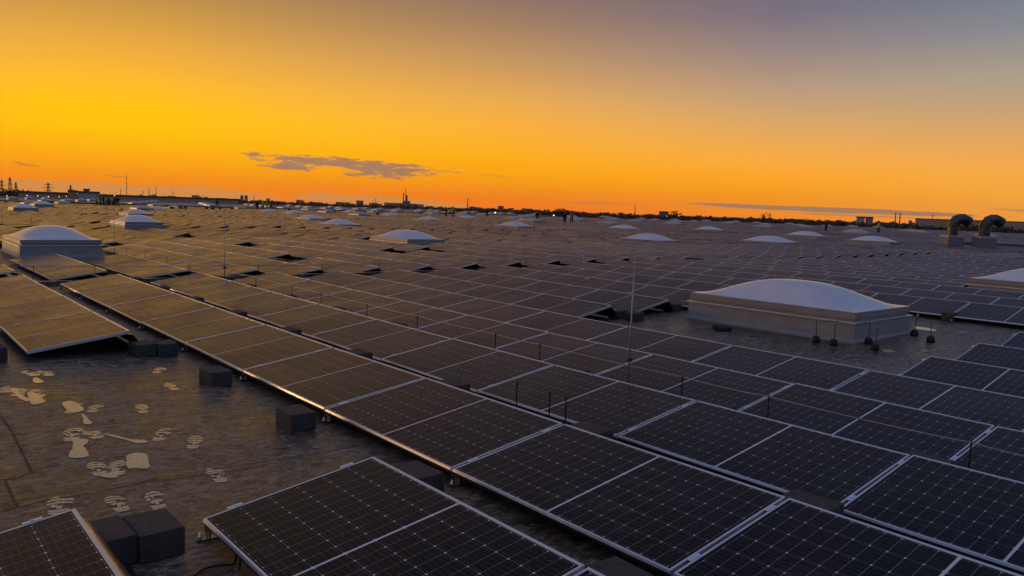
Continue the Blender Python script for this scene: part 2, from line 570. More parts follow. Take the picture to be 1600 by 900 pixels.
# ------------------------------------------------------------------ setting: ground and roof
mb = MB()
ng = 48
rad = [0, 150, 400, 900, 2000, 3600]
vs = [(0, 0, -10.5)] + [(r * math.sin(2 * math.pi * j / ng), r * math.cos(2 * math.pi * j / ng), -10.5) for r in rad[1:] for j in range(ng)]
fs = [(0, 1 + (j + 1) % ng, 1 + j) for j in range(ng)]
for i in range(len(rad) - 2):
    for j in range(ng):
        a, b_ = 1 + i * ng + j, 1 + i * ng + (j + 1) % ng
        fs.append((a, b_, b_ + ng, a + ng))
mb.add(vs, fs)
tag(mb.build('ground', M['ground']), kind='structure')

RX = sorted(set([-60, -40, -25, -15] + [x for x in np.arange(-10, 45, 1.0)] + [x for x in np.arange(45, 156, 3.0)] + [156, 180, 215]))
RY = [-25, -12] + list(np.arange(-4, 22, 2.0)) + list(np.arange(22, 149, 3.325)) + [150]
mb = MB()
vs = [(x, y, g(x, y)) for x in RX for y in RY]
nx, ny = len(RX), len(RY)
mb.add(vs, [(i * ny + j, (i + 1) * ny + j, (i + 1) * ny + j + 1, i * ny + j + 1) for i in range(nx - 1) for j in range(ny - 1)])
mb.box(-60, 215, -25, 150, -10.4, -.5)
tag(mb.build('roof', M['roof']), kind='structure')

# ------------------------------------------------------------------ solar panels
ROWP, TILT, LOW = 1.57049, R(9.8895), 0.10
COLP = 1.775
CT, STI = math.cos(TILT), math.sin(TILT)
XC = PW * CT / 2
HI = LOW + PW * STI


def slope(u, v):
    return (g(u + .45, v) - g(u - .45, v)) / .9, (g(u, v + .8) - g(u, v - .8)) / 1.6


def pt(a, b, c):
    return (a * CT - c * STI - XC, b, LOW + a * STI + c * CT)


def tbox(mb, a0, a1, b0, b1, c0, c1, mi=0):
    vs = [pt(*p) for p in [(a0, b0, c0), (a1, b0, c0), (a1, b1, c0), (a0, b1, c0), (a0, b0, c1), (a1, b0, c1), (a1, b1, c1), (a0, b1, c1)]]
    mb.add(vs, [(3, 2, 1, 0), (4, 5, 6, 7), (0, 1, 5, 4), (1, 2, 6, 5), (2, 3, 7, 6), (3, 0, 4, 7)], mi)


def frame_into(mb, mi=0, lip=True, dk=1):
    h, w = PL / 2, .0125
    # low side of the profile: lip added along its top to catch horizon glow
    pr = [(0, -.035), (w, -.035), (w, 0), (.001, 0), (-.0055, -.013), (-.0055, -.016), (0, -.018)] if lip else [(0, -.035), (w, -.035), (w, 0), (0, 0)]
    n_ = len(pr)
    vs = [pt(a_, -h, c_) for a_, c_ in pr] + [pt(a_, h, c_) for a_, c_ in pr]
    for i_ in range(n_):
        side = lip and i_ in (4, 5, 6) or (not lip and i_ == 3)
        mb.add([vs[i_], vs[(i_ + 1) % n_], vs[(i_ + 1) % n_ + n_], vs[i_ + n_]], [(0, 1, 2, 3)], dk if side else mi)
    mb.add(vs, [tuple(reversed(range(n_))), tuple(range(n_, 2 * n_))], mi)
    tbox(mb, PW - w - .006, PW, -h, h, -.035, 0, mi)
    tbox(mb, w, PW - w - .006, -h, -h + w, -.035, 0, mi)
    tbox(mb, w, PW - w - .006, h - w, h, -.035, 0, mi)


def set_uv(me, faces_uv):
    lay = me.uv_layers.new(name='UVMap')
    for fi, uv in faces_uv.items():
        p = me.polygons[fi]
        for k_, li in enumerate(p.loop_indices):
            lay.data[li].uv = uv[k_]


def glass_into(mb, mi=0):
    h, w = PL / 2 - .0125, .0125
    fi = len(mb.f)
    mb.add([pt(w, -h, -.003), pt(PW - w, -h, -.003), pt(PW - w, h, -.003), pt(w, h, -.003)], [(0, 1, 2, 3)], mi)
    mb.add([pt(w, -h, -.008), pt(PW - w, -h, -.008), pt(PW - w, h, -.008), pt(w, h, -.008)], [(3, 2, 1, 0)], mi)
    ua, ub = w / PW, 1 - w / PW
    va, vb = .0125 / PL, 1 - .0125 / PL
    return fi, [(ua, va), (ub, va), (ub, vb), (ua, vb)]


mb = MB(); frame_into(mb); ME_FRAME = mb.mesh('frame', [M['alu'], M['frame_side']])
mb = MB(); fi, uv = glass_into(mb); ME_GLASS = mb.mesh('glass', M['glass']); set_uv(ME_GLASS, {fi: uv})
# wind deflector: bent sheet from under the high edge down to the roof behind it
mb = MB()
x1 = PW * CT - XC
prof = [(x1 - .02, HI - .046), (x1 + .012, HI - .044), (x1 + .040, HI - .058), (x1 + .064, HI - .086), (x1 + .155, .045), (x1 + .19, .020)]
h = PL / 2 + .004
for (xa, za), (xb, zb) in zip(prof, prof[1:]):
    mb.add([(xa, -h, za), (xb, -h, zb), (xb, h, zb), (xa, h, za), (xa, -h, za - .003), (xb, -h, zb - .003), (xb, h, zb - .003), (xa, h, za - .003)],
           [(0, 1, 2, 3), (7, 6, 5, 4), (0, 4, 5, 1), (2, 6, 7, 3)])
ME_DEFL = mb.mesh('wind_deflector', M['steel'])
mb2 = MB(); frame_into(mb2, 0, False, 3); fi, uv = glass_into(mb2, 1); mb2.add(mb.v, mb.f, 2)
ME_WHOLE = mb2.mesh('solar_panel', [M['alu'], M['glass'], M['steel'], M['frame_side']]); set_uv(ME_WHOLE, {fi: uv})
# clamps on the seam towards the next panel: two small bars lying across the frames, with a bolt
def clamp_at(a):
    mb = MB()
    b = PL / 2 + .011
    tbox(mb, a - .04, a + .04, b - .012, b + .012, 0.0012, .0035)
    tbox(mb, a - .006, a + .006, b - .006, b + .006, .0045, .008)
    return mb.mesh('clamp', M['alu'])
ME_CLAMPS = [clamp_at(.17), clamp_at(.83)]
# feet: bent plate standing on a rubber pad, with a bright bolt at the low edge
def foot_mesh(low):
    mb = MB()
    y = PL / 2 - .04
    if low:
        x = -XC
        mb.box(x - .05, x + .13, y - .022, y + .022, .006, .012)
        mb.box(x + .01, x + .016, y - .03, y + .03, .012, LOW - .033)
        mb.box(x - .014, x + .03, y - .03, y + .03, LOW - .040, LOW - .034)
        mb.lathe([(.011, 0), (.011, .016), (.006, .018), (.006, .034)], 8, 1, mat=Matrix.Translation((x - .03, y, .012)))
    else:
        x = x1
        mb.box(x - .14, x + .05, y - .03, y + .03, .006, .012)
        mb.box(x - .045, x - .039, y - .03, y + .03, .012, HI - .045)
        mb.box(x - .07, x - .01, y - .03, y + .03, HI - .052, HI - .045)
    return mb.mesh('mounting_foot', [M['steel'], M['alu']])
ME_FEET = [foot_mesh(True), foot_mesh(False)]

# domes first decide where panels are left out -------------------------------------------------
DW, DL = 2.02, 3.17                                    # upstand at the roof, across and along
DH = 0.335                                             # rise of the dome over its frame
domes = []                                             # (u_min, v_min, height of the roof there)
u, v = on_roof(1335, 539)
domes.append((u, v, g(u + 1, v + 1.5)))
# left edge, right edge, near corner and top of the frame there, read off the photograph; the width gives the distance
for l_, r_, c_, cy_ in [(575, 703, 636, 374), (962, 1063, 1029, 381.5), (4, 157, 28, 375), (175, 258, 194, 346.5), (943, 1001, 982, 361.5), (1165, 1263, 1224, 380.5),
                        (1223, 1295, 1277, 369), (1325, 1409, 1389, 378), (770, 838, 809, 353.5), (497, 570, 527.5, 353.5), (460, 514, 482, 341.5), (592, 627, 610, 339),
                        (645, 692, 670, 345), (1077, 1131, 1118, 361.5), (712, 748, 731, 342), (532, 560, 546, 332), (440, 478, 455, 334), (403, 435, 418, 330),
                        (258, 288, 266, 325.5), (229, 263, 238, 329.5), (186, 238, 200, 333.5), (8, 51, 20, 324), (46, 81, 53, 318.5), (793, 837, 824, 348.5)]:
    az_ = dir_of((l_ + r_) / 2, cy_)[0]
    Z_ = F * (DL * math.sin(az_) + DW * math.cos(az_)) / (r_ - l_)
    d_ = CF + CR * (c_ - 800) / F - CU * (cy_ - 450) / F
    p_ = CAM + d_ * Z_
    z_ = p_[2] - .455
    domes.append((float(p_[0]), float(p_[1]), float(max(min(z_, g(p_[0], p_[1]) + .25), g(p_[0], p_[1]) - .16))))
domes.append((19.2, 4.15, g(20, 5.5)))
clear = [(7.6, 14.1, 3.955, 9.265), (-9, 1.5, 3.945, 9.262), (7.7, 7.9, 9, 9)]


def blocked(u0, u1, v0, v1):
    for a, b, c, d in clear:
        if u1 > a and u0 < b and v1 - .05 > c and v0 + .05 < d:
            return True
    for du, dv, dz_ in domes:
        if u1 > du - .02 and u0 < du + DW + .1 and v1 > dv - .02 and v0 < dv + DL + .1:
            return True
    return False


BLOCKS = [(16.3808, 15)]                               # top v of the block and number of panels, going away from the camera
top = 16.3808 + .90
while top < 146:
    n_ = 15
    BLOCKS.append((top + n_ * COLP, n_)); top += n_ * COLP + .90

rnd = random.Random(3)
panels = []                                            # (block, row, k, u_centre, v_centre)
holes = {(1, 3, 8), (1, 8, 11), (1, 9, 11), (1, 5, 12), (1, 6, 4)}
for bi, (vt, n_) in enumerate(BLOCKS):
    for r in range(-14, 136):
        for k_ in range(n_):
            v1 = vt - k_ * COLP - .011; v0 = v1 - PL
            u0 = r * ROWP; u1 = u0 + PW * CT
            if v0 > 149 or v0 < -3: continue
            if blocked(u0, u1, v0, v1): continue
            if bi > 0 and rnd.random() < .010: continue
            if (bi, r, k_) in holes: continue
            panels.append((bi, r, k_, (u0 + u1) / 2, (v0 + v1) / 2))
UV_ = np.array([(p[3], p[4]) for p in panels])
C4 = []
for dx, dy, dz in ((-XC, -PL / 2, LOW), (XC, -PL / 2, HI), (XC, PL / 2, HI), (-XC, PL / 2, LOW)):
    gz = np.array([g(u + dx, v + dy) for u, v in UV_])
    C4.append(np.stack([UV_[:, 0] + dx, UV_[:, 1] + dy, gz + dz], 1))
PX = [project(c) for c in C4]
zmin = np.min([p[2] for p in PX], 0); zmax = np.max([p[2] for p in PX], 0)
xs = np.array([np.clip(p[0], 0, 1600) for p in PX]); ys = np.array([np.clip(p[1], 0, 900) for p in PX])
area = 0.5 * np.abs(sum(xs[i] * ys[(i + 1) % 4] - xs[(i + 1) % 4] * ys[i] for i in range(4)))
area[zmin < .3] = np.where(zmax[zmin < .3] > .5, 1.0, 0)
xr = np.array([p[0] for p in PX])
keep = (zmax > .4) & (xr.min(0) < 2250) & (xr.max(0) > -650)
keep |= (np.hypot(UV_[:, 0] - CAM[0], UV_[:, 1]) < 7) & (UV_[:, 1] > -2.5)
order = np.argsort(-area)
big = [i for i in order if keep[i] and area[i] > 60][:298]
bigset = set(int(i) for i in big)

ORD = ['first', 'second', 'third', 'fourth', 'fifth', 'sixth', 'seventh', 'eighth', 'ninth', 'tenth', 'eleventh', 'twelfth', 'thirteenth', 'fourteenth',
       'fifteenth', 'sixteenth', 'seventeenth', 'eighteenth', 'nineteenth', 'twentieth', 'twenty-first', 'twenty-second', 'twenty-third', 'twenty-fourth',
       'twenty-fifth', 'twenty-sixth', 'twenty-seventh', 'twenty-eighth', 'twenty-ninth', 'thirtieth']
ORD += ['thirty-' + o for o in ORD[:9]] + ['fortieth'] + ['forty-' + o for o in ORD[:9]]
proto = None
rows_from = {}
for i in sorted(bigset):
    bi, r, k_, u, v = panels[i]
    rows_from.setdefault(bi, set()).add(r)
first_row = {bi: min(s) for bi, s in rows_from.items()}
for i in sorted(bigset, key=lambda q: -area[q]):
    bi, r, k_, u, v = panels[i]
    su, sv = slope(u, v)
    loc = (u, v, g(u, v)); rot = (math.atan(sv) + rnd.gauss(0, .003), -math.atan(su) + rnd.gauss(0, .004), 0)
    rr = ORD[r - first_row[bi]]
    warm = 'brown-sheened' if r - v * .42 < -1 else ('dark' if r < 4 else 'blue-black')
    if bi == 0:
        lab = f'{warm} solar panel, {ORD[k_]} from the walkway end, {rr} row from the left'
    else:
        nth = BLOCKS[bi][1] - 1 - k_
        lab = f'{warm} solar panel, {ORD[nth]} beyond the {"cable" if bi == 1 else "second"} walkway, {rr} row from the left'
    if area[i] > 1500 or (bi == 0 and k_ in (0,) and r < 9):
        if proto is None:
            proto = empty('solar_panel', loc)
            link('frame', ME_FRAME, proto); link('glass', ME_GLASS, proto); link('wind_deflector', ME_DEFL, proto)
            for me in ME_CLAMPS: link('clamp', me, proto)
            for me in ME_FEET: link('mounting_foot', me, proto)
            o = proto
        else:
            o = copy_tree(proto)
        o.location = loc; o.rotation_euler = rot
    else:
        o = link('solar_panel', ME_WHOLE, None, loc, rot)
    tag(o, lab, 'solar panel', 'solar panels in rows on the roof')

# all the further panels, thousands of them: one mesh
rest = [i for i in range(len(panels)) if keep[i] and i not in bigset]
V = np.zeros((len(rest), 10, 3), np.float32)
for q, i in enumerate(rest):
    jz = rnd.uniform(-.003, .003); ja = rnd.gauss(0, .011); jb = rnd.gauss(0, .007)
    for c in range(4):
        p = C4[c][i].copy(); p[2] += jz + ja * (1 if c in (1, 2) else -1) + jb * (1 if c in (2, 3) else -1)
        V[q, c] = p; V[q, c + 4] = p - np.array([0, 0, .04])
    for c, d_ in ((1, 8), (2, 9)):
        V[q, d_] = V[q, c + 4] + np.array([.17, 0, -(HI - .06)])
nq = len(rest)
base = (np.arange(nq) * 10)[:, None, None]
FQ = np.array([[0, 1, 2, 3], [7, 6, 5, 4], [0, 4, 5, 1], [1, 5, 6, 2], [2, 6, 7, 3], [3, 7, 4, 0], [5, 8, 9, 6]])[None] + base
me = bpy.data.meshes.new('distant_solar_panels')
me.vertices.add(nq * 10); me.vertices.foreach_set('co', V.ravel())
loops = FQ.reshape(-1).astype(np.int32)
me.loops.add(len(loops)); me.loops.foreach_set('vertex_index', loops)
me.polygons.add(nq * 7)
me.polygons.foreach_set('loop_start', np.arange(0, nq * 28, 4, dtype=np.int32))
me.polygons.foreach_set('loop_total', np.full(nq * 7, 4, np.int32))
me.materials.append(M['glass_far']); me.materials.append(M['frame_side']); me.materials.append(M['steel'])
mi = np.tile(np.array([0, 1, 1, 1, 1, 1, 2], np.int32), nq)
me.polygons.foreach_set('material_index', mi)
me.polygons.foreach_set('use_smooth', np.zeros(nq * 7, bool))
uvl = me.uv_layers.new(name='UVMap')
uv1 = np.zeros((nq, 7, 4, 2), np.float32)
uv1[:, 0] = np.array([[0, 0], [1, 0], [1, 1], [0, 1]])
uvl.data.foreach_set('uv', uv1.ravel())
me.update(calc_edges=True); me.validate()
tag(link('distant_solar_panels', me), 'rows of small dark solar panels covering the far roof', 'solar panels', kind='stuff')

# ------------------------------------------------------------------ skylight domes
def rect(hx, hy, z, cx=0, cy=0):
    return [(cx - hx, cy - hy, z), (cx + hx, cy - hy, z), (cx + hx, cy + hy, z), (cx - hx, cy + hy, z)]


def dome_meshes():
    hx, hy = DW / 2, DL / 2
    m1 = MB()
    m1.loft([rect(hx, hy, -.12), rect(hx, hy, 0), rect(hx - .03, hy - .03, .05), rect(hx - .045, hy - .045, .285)], smooth=False)
    m2 = MB()
    m2.loft([rect(hx - .03, hy - .03, .287), rect(hx - .01, hy - .01, .292), rect(hx - .01, hy - .01, .310), rect(hx - .085, hy - .085, .326)], smooth=False)   # flange
    m3 = MB()
    m3.loft([rect(hx - .085, hy - .085, .328), rect(hx - .085, hy - .085, .352), rect(hx - .045, hy - .045, .357), rect(hx - .045, hy - .045, .40),
             rect(hx - .05, hy - .05, .405), rect(hx - .05, hy - .05, .448), rect(hx - .06, hy - .06, .455)], smooth=False)
    m4 = MB()
    n = 30
    ex, ey = hx - .065, hy - .065
    f = lambda t: (1 - abs(t) ** 2.5) ** 1.4 if abs(t) < 1 else 0
    vs = []; fs = []
    for i in range(n + 1):
        for j in range(n + 1):
            a = -1 + 2 * i / n; b = -1 + 2 * j / n
            a = math.sin(a * math.pi / 2) * .35 + a * .65; b = math.sin(b * math.pi / 2) * .35 + b * .65
            vs.append((ex * a, ey * b, .458 + DH * f(a) * f(b)))
    for i in range(n):
        for j in range(n):
            fs.append((i * (n + 1) + j, (i + 1) * (n + 1) + j, (i + 1) * (n + 1) + j + 1, i * (n + 1) + j + 1))
    m4.add(vs, fs, 0, True)
    return m1.mesh('upstand', M['curb']), m2.mesh('flange', M['alu']), m3.mesh('cap_frame', M['cap']), m4.mesh('dome', M['dome'])


DM = dome_meshes()
DOME_LABELS = {
    0: 'large nearest skylight dome on grey upstand in the open patch at right',
    1: 'skylight dome behind the middle of the panel field, largest left of centre',
    2: 'skylight dome just left of the tall thin rod at right of centre',
    3: 'golden-lit skylight dome at the left edge, largest on that side',
    4: 'skylight dome behind the golden-lit left dome, second largest at left',
    5: 'flat-looking skylight dome beyond the tall rod, right of centre',
    6: 'skylight dome half hidden by panels, above the large nearest dome',
    7: 'skylight dome with dark end, behind and right of another, far right',
    8: 'skylight dome in front of the person in yellow, far right',
    9: 'front skylight dome of an overlapping pair right of centre',
    10: 'skylight dome left of centre in front of two smaller ones',
    25: 'skylight dome cut by the right edge of the picture',
}


def add_dome(u, v, lab, group='skylight domes on the roof', base=None):
    c = (u + DW / 2, v + DL / 2)
    z = g(*c) if base is None else base
    o = empty('skylight', (c[0], c[1], z))
    for nm, me in zip(('upstand', 'flange', 'cap_frame', 'dome'), DM):
        link(nm, me, o)
    tag(o, lab, 'skylight', group)
    return o


def whole_dome_mesh():
    mb = MB()
    hx, hy = DW / 2, DL / 2
    mb.loft([rect(hx, hy, -.1), rect(hx - .045, hy - .045, .33)], 0, False)
    mb.loft([rect(hx - .045, hy - .045, .33), rect(hx - .05, hy - .05, .45)], 1, False)
    n = 12; b0 = len(mb.v)
    vs = []; fs = []
    for i in range(n + 1):
        for j in range(n + 1):
            a = -1 + 2 * i / n; b = -1 + 2 * j / n
            vs.append(((hx - .06) * a, (hy - .06) * b, .455 + DH * ((1 - abs(a) ** 2.5) * (1 - abs(b) ** 2.5)) ** 1.4))
    for i in range(n):
        for j in range(n):
            fs.append((i * (n + 1) + j, (i + 1) * (n + 1) + j, (i + 1) * (n + 1) + j + 1, i * (n + 1) + j + 1))
    mb.add(vs, fs, 2, True)
    return mb.mesh('skylight', [M['curb'], M['cap'], M['dome_hazed']])


ME_DOME_FAR = whole_dome_mesh()
n_mid = 0
for i, (u, v, zb) in enumerate(domes):
    lab = DOME_LABELS.get(i, 'small skylight dome among the far panels, one of many alike')
    add_dome(u, v, lab, 'skylight domes on the roof' if i in DOME_LABELS else 'small far skylight domes', zb)
for iv in range(4, 7):
    for iu in range(-2, 15):
        u = (10.3 if iv % 2 == 0 else 2.4) + iu * 14.2; v = 5.6 + iv * 22.9 + rnd.uniform(-1, 1)
        if any(abs(u - a) < 6 and abs(v - b) < 9 for a, b, _ in domes): continue
        tag(link('skylight', ME_DOME_FAR, None, (u, v, g(u, v))), 'small skylight dome among the far panels, one of many alike', 'skylight', 'small far skylight domes')
# rows 2 and 3 of the grid to the far right
for u, v in [(88, 44), (102, 51), (76, 72), (92, 74), (110, 70), (64, 74), (124, 52), (130, 74), (116, 40), (140, 60), (100, 24)]:
    tag(link('skylight', ME_DOME_FAR, None, (u, v, g(u, v))), 'small skylight dome among the far panels, one of many alike', 'skylight', 'small far skylight domes')

# the next hall behind the parapet, with its own domes
mb = MB(); mb.box(-90, 170, 150.0, 150.4, -2, .38, bev=.03)
tag(mb.build('parapet', M['parapet']), 'long low dark parapet along the far edge of the roof', 'parapet')
mb = MB(); mb.box(-120, 178, 152.5, 262, -10.4, .05)
mb.box(-120, 178, 261.6, 262.0, .05, .5)
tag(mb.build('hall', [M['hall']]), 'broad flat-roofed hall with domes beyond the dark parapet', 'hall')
for iv in range(5):
    for iu in range(-6, 13):
        u = (4 if iv % 2 else 11) + iu * 14.2 + rnd.uniform(-.6, .6); v = 158 + iv * 22.5 + rnd.uniform(-1, 1)
        if u > 170: continue
        tag(link('skylight', ME_DOME_FAR, None, (u, v, .05)), 'tiny skylight dome on the hall beyond the parapet', 'skylight', 'tiny skylight domes beyond the parapet')

# ------------------------------------------------------------------ ballast blocks
def block_mesh(seed):
    rn = random.Random(seed)
    mb = MB()
    mb.box(-.103, .103, -.150, .150, 0, .138, bev=.006)
    me = mb.mesh('ballast_block', M['block'])
    for v in me.vertices:
        v.co += Vector((rn.uniform(-1, 1), rn.uniform(-1, 1), rn.uniform(-1, 1))) * .0016
    return me


MEB = [block_mesh(i) for i in range(3)]
def block(u, v, lab, rz=0, z=0):
    o = link('ballast_block', MEB[rnd.randrange(3)], None, (u, v, g(u, v) + .003 + z), (0, 0, rz))
    return tag(o, lab, 'ballast block', 'dark concrete ballast blocks')


# pair at the far corner of the open patch, singles along the second row, pair bottom left
block(1.10, 9.20, 'left half of the block pair beside the brown-sheened panel corner', R(3))
block(1.33, 9.16, 'right half of the block pair beside the brown-sheened panel corner', R(-2))
block(1.295, 7.45, 'single dark block at the right of the footprints, before the second row', R(2))
block(1.295, 5.67, 'single dark block nearer along the second row, on open roof', R(-1))
block(1.30, 3.95, 'dark block wedged between the corner of the near panel and the second row', R(2))
block(1.30, 2.24, 'dark block at the bottom edge between two near panel rows', R(-2))
block(-.455, 3.95, 'left block of the large pair at bottom left', R(2))
block(-.243, 3.93, 'right block of the large pair at bottom left', R(1))
bx, by = on_roof(-8, 566); block(bx, by + .15, 'dark block cut by the left edge beside the brown panel', R(4))
names_gap = {1: 'second and third', 2: 'third and fourth', 3: 'fourth and fifth', 4: 'fifth and sixth'}
for r in (1, 2):
    for k_ in range(0, 9):
        v = 16.38 - k_ * COLP
        u = (r + 1) * ROWP - .28
        if r == 2 and k_ in (5,): continue
        block(u, v + .02, f'dark block sunk between the {names_gap[r + 1]} panel rows, {ORD[k_]} from the walkway', R(rnd.uniform(-4, 4))).scale = (1, 1, 1.42)
bx, by = on_roof(966, 497); block(bx, by, 'dark block under the panel corner left of the large dome', R(80))
bx, by = on_roof(985, 501); block(bx + .1, by, 'second dark block left of the large dome, nearer the rod', R(92))
bx, by = on_roof(1050, 486); block(bx, by, 'dark block touching the panel corner close to the large dome', R(80))
bx, by = on_roof(1484, 500); block(bx, by, 'greenish dark block under the panel edge right of the large dome', R(90))
bx, by = on_roof(1128, 516)
mb = MB(); mb.box(-.14, .14, -.10, .10, 0, .07, bev=.02)
tag(mb.build('junction_box', M['rubber'], None, (bx, by, g(bx, by) + .002), (0, 0, R(70))), 'flat black box lying on the roof before the large dome', 'junction box')

# ------------------------------------------------------------------ lightning protection
WIRE_U, WIRE_H = 4.40, .385
def post_mesh(h_=.385):
    mb = MB()
    mb.lathe([(.0052, .02), (.0052, h_ - .022), (.0095, h_ - .022), (.0095, h_ + .008), (.004, h_ + .012)], 8)
    mb2 = MB()
    mb2.lathe([(.085, 0), (.085, .035), (.06, .06), (.02, .065)], 12)
    return mb.mesh('rod', M['dark_metal']), mb2.mesh('foot', M['rubber'])


POSTM = post_mesh()
post0 = None
def post(u, v, lab, group='short posts carrying the lightning wire', rot=(0, 0, 0), sc=1.0):
    global post0
    if post0 is None:
        o = post0 = empty('wire_post', (u, v, g(u, v)))
        for nm, me in zip(('rod', 'foot'), POSTM): link(nm, me, o)
    else:
        o = copy_tree(post0); o.location = (u, v, g(u, v))
    o.rotation_euler = rot; o.scale = (1, 1, sc)
    return tag(o, lab, 'wire post', group)


wire_v = [.55, 1.92, 3.44, 4.32, 6.26, 7.02, 8.70, 10.05, 11.5, 12.6, 14.2]
ref = ['beyond the right edge', 'near the right edge', 'second from the right edge', 'just right of the tall rod', 'just left of the tall rod', 'second left of the tall rod',
       'third left of the tall rod', 'fourth left of the tall rod', 'fifth left of the tall rod', 'sixth left of the tall rod', 'last before the walkway']
for v, t in zip(wire_v, ref):
    post(WIRE_U, v, f'thin dark post carrying the wire, {t}', rot=(rnd.uniform(-.03, .03), rnd.uniform(-.03, .03), 0))
for i, v in enumerate([17.9, 19.6, 21.4, 23.2]):
    post(WIRE_U, v, f'thin dark post on the far side of the walkway, {ORD[i]} behind the second rod')
for (px, py), t in zip([(780, 622), (821, 640), (848, 648)], ['leftmost', 'middle', 'rightmost']):
    u, v = on_roof(px, py, .27)
    post(2.84, v, f'short bare post between near panel rows, {t} of three', 'three bare posts between near rows', sc=1.0)
CW = 16.84
for i, u in enumerate([1.2, 2.25, 4.0, 5.55, 7.05, 8.6, 10.2, 11.8, 13.4, 15.6, 18.1, 20.6, 23.2, 26]):
    post(u, CW, f'small dark post along the cross walkway, {ORD[i]} from the left', 'posts along the cross walkway', (rnd.uniform(-.05, .05), rnd.uniform(-.08, .08), 0))


def wire(name, pts, lab, sag=.012, rad=.0055):
    P_ = []
    for a, b in zip(pts, pts[1:]):
        n = 6
        for i in range(n):
            t = i / n
            p = Vector(a).lerp(Vector(b), t)
            p.z -= sag * 4 * t * (1 - t)
            P_.append(p)
    P_.append(Vector(pts[-1]))
    mb = MB(); mb.tube(P_, rad, 5)
    return tag(mb.build(name, M['rod']), lab, 'wire')


wire('lightning_wire', [(WIRE_U, v, g(WIRE_U, v) + WIRE_H) for v in [-1.2] + wire_v + [16.84, 17.9, 19.6, 21.4, 23.2, 24.1]], 'thin sagging metal wire running along posts between the panel rows')
wire('lightning_wire', [(u, CW, g(u, CW) + WIRE_H) for u in [-3, 1.2, 2.25, 4.0, 5.55, 7.05, 8.6, 10.2, 11.8, 13.4, 15.6, 18.1, 20.6, 23.2, 26]], 'thin metal wire on posts along the cross walkway', .01)


rod0 = None
def rod(u, v, h_, lab, lean=(0, 0)):
    global rod0
    if rod0 is None:
        mb = MB(); mb.lathe([(.008, .04), (.007, h_ * .5), (.005, h_)], 8)
        m2 = MB(); m2.box(-.028, .028, -.02, .02, .44, .48, bev=.004)
        m3 = MB(); m3.lathe([(.15, 0), (.15, .05), (.12, .08), (.03, .085)], 14)
        o = rod0 = empty('lightning_rod', (u, v, g(u, v)))
        link('rod', mb.mesh('rod', M['rod']), o); link('clamp', m2.mesh('clamp', M['dark_metal']), o); link('foot', m3.mesh('foot', M['rubber']), o)
        rod0['h'] = h_
    else:
        o = copy_tree(rod0); o.location = (u, v, g(u, v)); o.scale = (1, 1, h_ / rod0['h'])
    o.rotation_euler = (lean[0], lean[1], 0)
    return tag(o, lab, 'lightning rod', 'tall thin lightning rods')


rod(4.275, 4.86, 1.60, 'tall thin metal rod in front of the large nearest dome', (0, R(.6)))
rod(4.33, 15.6, 1.55, 'tall thin rod by the walkway, left of centre')
rod(4.30, 24.1, 1.55, 'tall thin rod right of the golden-lit left dome')
for px, py, lab in [(50, 356, 'tall thin rod behind the golden-lit left dome'), (661, 362, 'tall thin rod above the middle dome'), (445, 362, 'tall thin rod left of the middle dome'),
                    (1392, 399, 'tall thin rod below the yellow-clad person at right'), (4, 352, 'tall thin rod at the left edge')]:
    u, v = on_roof(px, py); rod(u, v, 1.6, lab)
del rod0['h']
for o in COL.objects:
    if o.name.startswith('lightning_rod') and 'h' in o: del o['h']

# short rods on black rubber feet round the large dome
mb = MB(); mb.lathe([(.006, .05), (.006, .32), (.012, .32), (.012, .35), (.005, .355)], 8)
m2 = MB(); m2.lathe([(.058, 0), (.062, .03), (.057, .07), (.038, .098), (.012, .105)], 16)
MR = (mb.mesh('rod', M['rod']), m2.mesh('foot', M['rubber']))
for (px, py), lab in zip([(1275, 535), (1302, 540), (1357, 538), (1366, 547), (1428, 525), (1454, 535)],
                         ['leftmost short rod on a black foot beside the large dome', 'second short rod on a black foot beside the large dome',
                          'short rod on a black foot just right of the dome corner', 'short rod on the foremost black foot right of the dome corner',
                          'leaning short rod on a black foot at the right end of the dome', 'short rod on a black foot standing apart right of the dome']):
    u, v = on_roof(px, py)
    o = empty('rod_holder', (u, v, g(u, v) + .002), (rnd.uniform(-.06, .06), rnd.uniform(-.06, .06), rnd.uniform(0, 6)))
    link('rod', MR[0], o); link('foot', MR[1], o)
    tag(o, lab, 'rod holder', 'short rods round the large dome')
u0, v0, _ = domes[0]
wire('lightning_wire', [(u0 - .16, v0 + 3.2, g(u0, v0) + .33), (u0 - .16, v0 + .95, g(u0, v0) + .335), (u0 - .16, v0 + .45, g(u0, v0) + .335), (u0 + .45, v0 - .16, g(u0, v0) + .335), (u0 + 1.95, v0 - .1, g(u0, v0) + .335),
                        (u0 + 2.4, v0 + .1, g(u0, v0) + .33)], 'thin wire strung around the base of the large nearest dome', .012)

# cable tray in the cross walkway
mb = MB()
mb.box(.9, 26, 17.00, 17.10, .05, .055); mb.box(.9, 26, 17.00, 17.004, .055, .115); mb.box(.9, 26, 17.096, 17.10, .055, .115)
mb.box(.9, 26, 16.995, 17.105, .116, .121)
for i in range(17): mb.box(1.2 + i * 1.5, 1.32 + i * 1.5, 16.96, 17.14, 0, .05)
o = mb.build('cable_tray', M['steel'], None, (0, 0, -.06))
tag(o, 'long galvanised cable tray lying in the cross walkway', 'cable tray')

